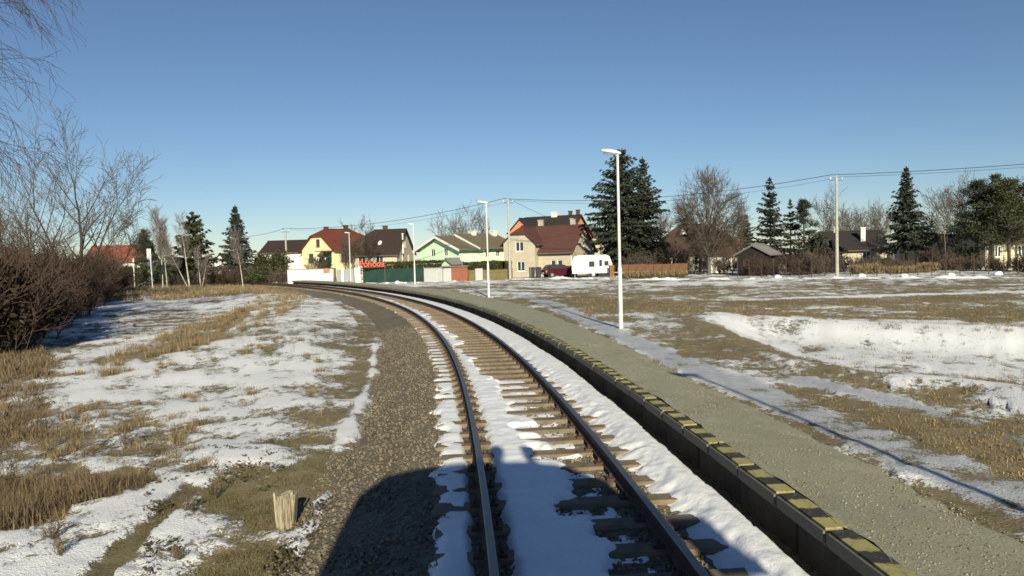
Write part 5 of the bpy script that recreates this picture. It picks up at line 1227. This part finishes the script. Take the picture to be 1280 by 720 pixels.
snow_ridge('snow_ridge', [G(455, 352.5, -.1), G(500, 352, -.1), G(545, 351.5, -.2), G(600, 351, -.2), G(640, 350, -.25)], .16, 9, 'ploughed snow ridge below the green fence', .6)
snow_ridge('snow_ridge', [G(640, 346.5, -.28), G(690, 345.5, -.28), G(760, 346, -.28), G(775, 347, -.28)], .2, 13, 'snow ridge before the red car and caravan', .7)
def lump(px, Y, r, seed, label):
    bm = bmesh.new(); bmesh.ops.create_icosphere(bm, subdivisions=3, radius=1); rg = random.Random(seed)
    for v in bm.verts:
        n = 1+.35*(vnoise(np.array([v.co.x*1.7+seed]), np.array([v.co.y*1.7+v.co.z*2.1]), seed)[0]-.5); v.co = Vector((v.co.x*r*1.15*n, v.co.y*r*n, max(-.3, v.co.z)*r*.8*n))
    me = bpy.data.meshes.new('snow_lump'); bm.to_mesh(me); bm.free(); me.materials.append(SNOW); me.polygons.foreach_set('use_smooth', [True]*len(me.polygons))
    o = link('snow_lump', me, None, at_ground(px, Y, .05)); tag(o, label, 'snow lump')
for i, (px, Y, r, lb) in enumerate([(497, 77, .28, 'largest white snow lump before the green fence'), (484, 77, .15, 'small snow lump left of the largest one'), (507, 76.5, .14, 'small snow lump right of the largest one'), (973, 65, .30, 'white snow block by the shed corner'), (1078, 62.5, .30, 'snow lump right of the lone concrete pole'), (1131, 61.5, .28, 'snow lump below the blue-green spruce'), (1248, 59.5, .32, 'snow block below the wide pine'), (1190, 60.5, .26, 'snow lump below the bare shrubs')]): lump(px, Y, r, i+3, lb)

# ------------------------------------------------------------------ stump, grass, weeds
def stump():
    p = G(357, 661, -.42); p.z = hz(p.x, p.y); rg = random.Random(3); r = empty('wooden_stump', p); tag(r, 'short weathered wooden post stump in the mossy turf', 'stump')
    m, n, b = newmat('weathered_wood'); tc = n.nodes.new('ShaderNodeTexCoord'); mp = n.nodes.new('ShaderNodeMapping'); mp.inputs['Scale'].default_value = (14, 14, 1.6); n.links.new(tc.outputs['Object'], mp.inputs[0])
    f = noise(n, 2.2, 6, .7, vec=mp.outputs[0]); g = noise(n, 5, 4, .6)
    c = mixrgb(n, ramp(n, f, .38, .62), (.42, .37, .26), (.10, .08, .05)); c = mixrgb(n, ramp(n, g, .58, .7), c, (.09, .075, .05)); n.links.new(c, b.inputs['Base Color']); b.inputs['Roughness'].default_value = .9; bump(n, b, f, .8, .02)
    mb = MB(); k = 34; rings = []
    for j, z in enumerate((-.12, 0, .1, .2, .3, .345)):
        ring = []
        for i in range(k):
            a = 2*math.pi*i/k; q = .088+.010*math.sin(3*a+1)+.008*math.sin(7*a)+.005*math.sin(13*a+2)+rg.uniform(-.003, .003); zz = z+(.035*math.sin(2*a+.6)+rg.uniform(-.02, .02) if j == 5 else 0)
            ring.append((q*1.05*math.cos(a)-.06*z, q*.8*math.sin(a), zz))
        rings.append(ring)
    mb.sweep(rings); mb.build('post', m, r)
    mb = MB(); mb.box(.075, .095, -.05, .05, .05, .36); o = mb.build('splinter', m, r); o.rotation_euler = (0, .10, 0)
stump()
def blades(name, x, y, z, h, seed, mat, width=.006, lean=.35, label=None):
    rng = np.random.default_rng(seed); n = len(x); a = rng.uniform(0, 6.283, n); l = np.abs(rng.normal(0, lean, n))
    d = np.stack([np.cos(a)*l, np.sin(a)*l, np.ones(n)], 1); d = unit(d); P0 = np.stack([x, y, z-.02], 1)
    sd = np.stack([-np.sin(a+rng.normal(0, 1, n)), np.cos(a), np.zeros(n)], 1)*(width*rng.uniform(.6, 1.4, n))[:, None]
    mid = P0+d*(h*.6)[:, None]; tip = mid+unit(d+np.stack([np.cos(a)*.5*l, np.sin(a)*.5*l, -.25*l], 1))*(h*.45)[:, None]
    V = np.stack([P0-sd, P0+sd, mid+sd*.8, mid-sd*.8, tip], 1).reshape(-1, 3); k = 5*np.arange(n)[:, None]
    F = np.concatenate([k+np.array([[0, 1, 2]]), k+np.array([[0, 2, 3]]), k+np.array([[3, 2, 4]])], 1).reshape(-1, 3)
    o = link(name, np_mesh(name, V, F, mat)); tag(o, label, 'grass', kind='stuff'); return o
def tufts(seed, cx, cy, nb, rad, h, mat, name, label, width=.006, lean=.35, hvar=.35):
    """cx, cy tuft centres; nb blades each"""
    rng = np.random.default_rng(seed); n = len(cx); r = rad*rng.uniform(.5, 1.4, n); th_ = h*rng.uniform(1-hvar, 1+hvar, n)
    X = np.repeat(cx, nb)+rng.normal(0, 1, n*nb)*np.repeat(r, nb); Y_ = np.repeat(cy, nb)+rng.normal(0, 1, n*nb)*np.repeat(r, nb); hh = np.repeat(th_, nb)*rng.uniform(.45, 1.1, n*nb)
    s_, o_ = to_so(X, Y_); ok = (o_ < -2.5) | (o_ > plat_w(s_)+.5); X, Y_, hh, s_, o_ = X[ok], Y_[ok], hh[ok], s_[ok], o_[ok]
    return blades(name, X, Y_, height(X, Y_, s_, o_), hh, seed, mat, width, lean, label)
def scatter_poly(poly, n, seed, margin=0.0):
    rng = np.random.default_rng(seed); P_ = np.array([(p[0], p[1]) for p in poly]); out = []; got = 0
    while got < n:
        x = rng.uniform(P_[:, 0].min(), P_[:, 0].max(), n*3); y = rng.uniform(P_[:, 1].min(), P_[:, 1].max(), n*3); k = poly_sd(x, y, poly) > margin; out.append(np.stack([x[k], y[k]], 1)); got += k.sum()
        if len(out) > 60: break
    q = np.vstack(out)[:n]; return q[:, 0], q[:, 1]
def scatter_px(n, seed, pxr, pyr, z=-.45):
    rng = np.random.default_rng(seed); q = [G(a, b, z) for a, b in zip(rng.uniform(*pxr, n), rng.uniform(*pyr, n))]
    return np.array([p.x for p in q]), np.array([p.y for p in q])
x, y = scatter_poly(POLY['tanA'], 3200, 1); k = fbm(x, y, 2.2, 3, 71) > .40; x, y = x[k], y[k]
tufts(1, x, y, 48, .12, .28, STRAW, 'dry_grass', 'tall tan dry grass over the left bank', .007, .6, .5)
xc, yc = scatter_px(170, 13, (60, 400), (392, 500)); k = fbm(xc, yc, 1.5, 3, 15) > .45; xc, yc = xc[k], yc[k]; xd, yd = scatter_px(26, 15, (60, 260), (500, 590)); xc = np.append(xc, xd); yc = np.append(yc, yd); tufts(13, xc, yc, 130, .065, .17, STRAW, 'dry_grass', 'separate fluffy tan tussocks standing in the left snow', .0045, .55, .5)
xe, ye = scatter_poly(POLY['tanE'], 1100, 12); tufts(12, xe, ye, 34, .11, .22, STRAWB, 'dry_grass', 'brown dry grass at the foot of the thicket', .008, .6, .5)
x, y = scatter_poly(POLY['tanB'], 760, 2, -.1); k = fbm(x, y, .8, 3, 88) > .42; x, y = x[k], y[k]; tufts(2, x, y, 90, .10, .21, STRAWB, 'dry_grass', 'dense dry grass clump beside the clean snow patch', .0034, .85, .65)
x, y = scatter_px(1100, 3, (-120, 480), (385, 650)); s_, o_ = to_so(x, y); sn, tn, gv, ic = cover(x, y, s_, o_); k = (sn < .58) & (o_ < -3.0) & ~((y < 10.8) & (x > -4.9)); x, y = x[k], y[k]
tufts(3, x, y, 34, .06, .09, STRAW, 'dry_grass', 'scattered small dry tufts poking through the left snow', .004, .75, .5)
x, y = scatter_px(2600, 4, (180, 500), (540, 740)); s_, o_ = to_so(x, y); sn, tn, gv, ic = cover(x, y, s_, o_); k = (sn < .55) & (o_ < -2.5); x, y = x[k], y[k]
tufts(4, x, y, 46, .08, .042, M('moss_turf', (.12, .105, .045), .95, .4, 1, island=.35), 'short_turf', 'short olive turf on the bare mossy patches', .0045, .9)
# withered leaves strewn on the snow near the track
rng = np.random.default_rng(77); x, y = scatter_px(5200, 78, (180, 480), (560, 735)); s_, o_ = to_so(x, y); k = (fbm(x, y, .5, 4, 79) > .57) & (o_ < -2.2); x, y = x[k], y[k]; n = len(x); zz = height(x, y)+.055+rng.uniform(-.02, .03, n)
d = unit(np.stack([rng.normal(size=n), rng.normal(size=n), rng.normal(0, .5, n)], 1)); ln = rng.uniform(.012, .032, (n, 1))
tag(link('leaf_litter', cards_mesh('leaf_litter', np.stack([x, y, zz], 1), d*ln, unit(np.cross(d, rng.normal(size=(n, 3))))*ln*.5, M('litter', (.055, .045, .022), .9, .4, 2, island=.4))), 'dark withered leaves strewn over the snow beside the stump', 'leaves', kind='stuff')
# far belt of tan grass below the trees, and turf on the right
rng = np.random.default_rng(7); x = rng.uniform(-62, -17, 2600); y = rng.uniform(58, 82, 2600); s_, o_ = to_so(x, y); k = (o_ < -3.4); tufts(5, x[k], y[k], 16, .16, .42, STRAW, 'dry_grass', 'belt of tan grass below the birches and spruce', .016, .45)
x, y = scatter_px(2600, 8, (700, 1330), (352, 400), .0); s_, o_ = to_so(x, y); sn, tn, gv, ic = cover(x, y, s_, o_); k = (sn < .5) & (o_ > 5); tufts(6, x[k], y[k], 14, .12, .09, STRAW, 'short_turf', 'flattened tan turf on the field beyond the platform', .010, .8)
x, y = scatter_px(2600, 9, (800, 1330), (400, 640), .0); s_, o_ = to_so(x, y); sn, tn, gv, ic = cover(x, y, s_, o_); k = (sn < .5) & (o_ > 4.2); tufts(7, x[k], y[k], 22, .06, .055, STRAW, 'short_turf', 'short tan turf between ice path and basin', .005, .9)
x, y = scatter_poly(POLY['basinall'], 260, 10); tufts(8, x, y, 26, .09, .16, STRAW, 'dry_grass', 'thin dry stalks standing in the snowy basin', .005, .5)
def weed(px, py, h, seed, label, n=5, mat=WEED):
    p = G(px, py, -.45); p.z = hz(p.x, p.y); rg = random.Random(seed); segs = []
    P = dict(n=[7, 4, 3], k=[7, 3], w=[.06, .12, .2], up=[.03, .05, 0], st=[.25, .2], a=[.7, .7], l=[.35, .5], r=[.6, .6], rmin=.0022, tip=.4)
    for i in range(n): grow(segs, rg, Vector((rg.gauss(0, .006), rg.gauss(0, .006), -.03)), Vector((rg.gauss(0, .25), rg.gauss(0, .25), 1)).normalized(), h*rg.uniform(.6, 1.0), .005, 0, P)
    o = link('dead_weed', tubes_mesh('dead_weed', segs, 4, mat), None, p); tag(o, label, 'weed')
weed(222, 588, .62, 1, 'single tall bent weed stalk in open snow', 1)
for i, (px, py, h, lb) in enumerate([(60, 560, .75, 'dead branching weed at the edge of the dry grass clump'), (20, 590, .85, 'tall dead weed in the dry grass at the left edge'), (95, 575, .6, 'dead weed behind the dense dry grass clump'), (155, 560, .45, 'short dead weed right of the dense grass clump'), (62, 678, .28, 'small leafless weed in the clean snow patch'), (75, 700, .22, 'tiny twiggy weed near the brown turf strip'), (237, 650, .25, 'small dark weed right of the brown turf strip'), (223, 708, .22, 'tiny weed in snow below the brown strip'), (270, 630, .3, 'dark twiggy weed in the mossy patch'), (35, 540, .8, 'dead weed under the thicket'), (5, 620, .7, 'dead weed left of the dense grass clump')]): weed(px, py, h, 20+i, lb)
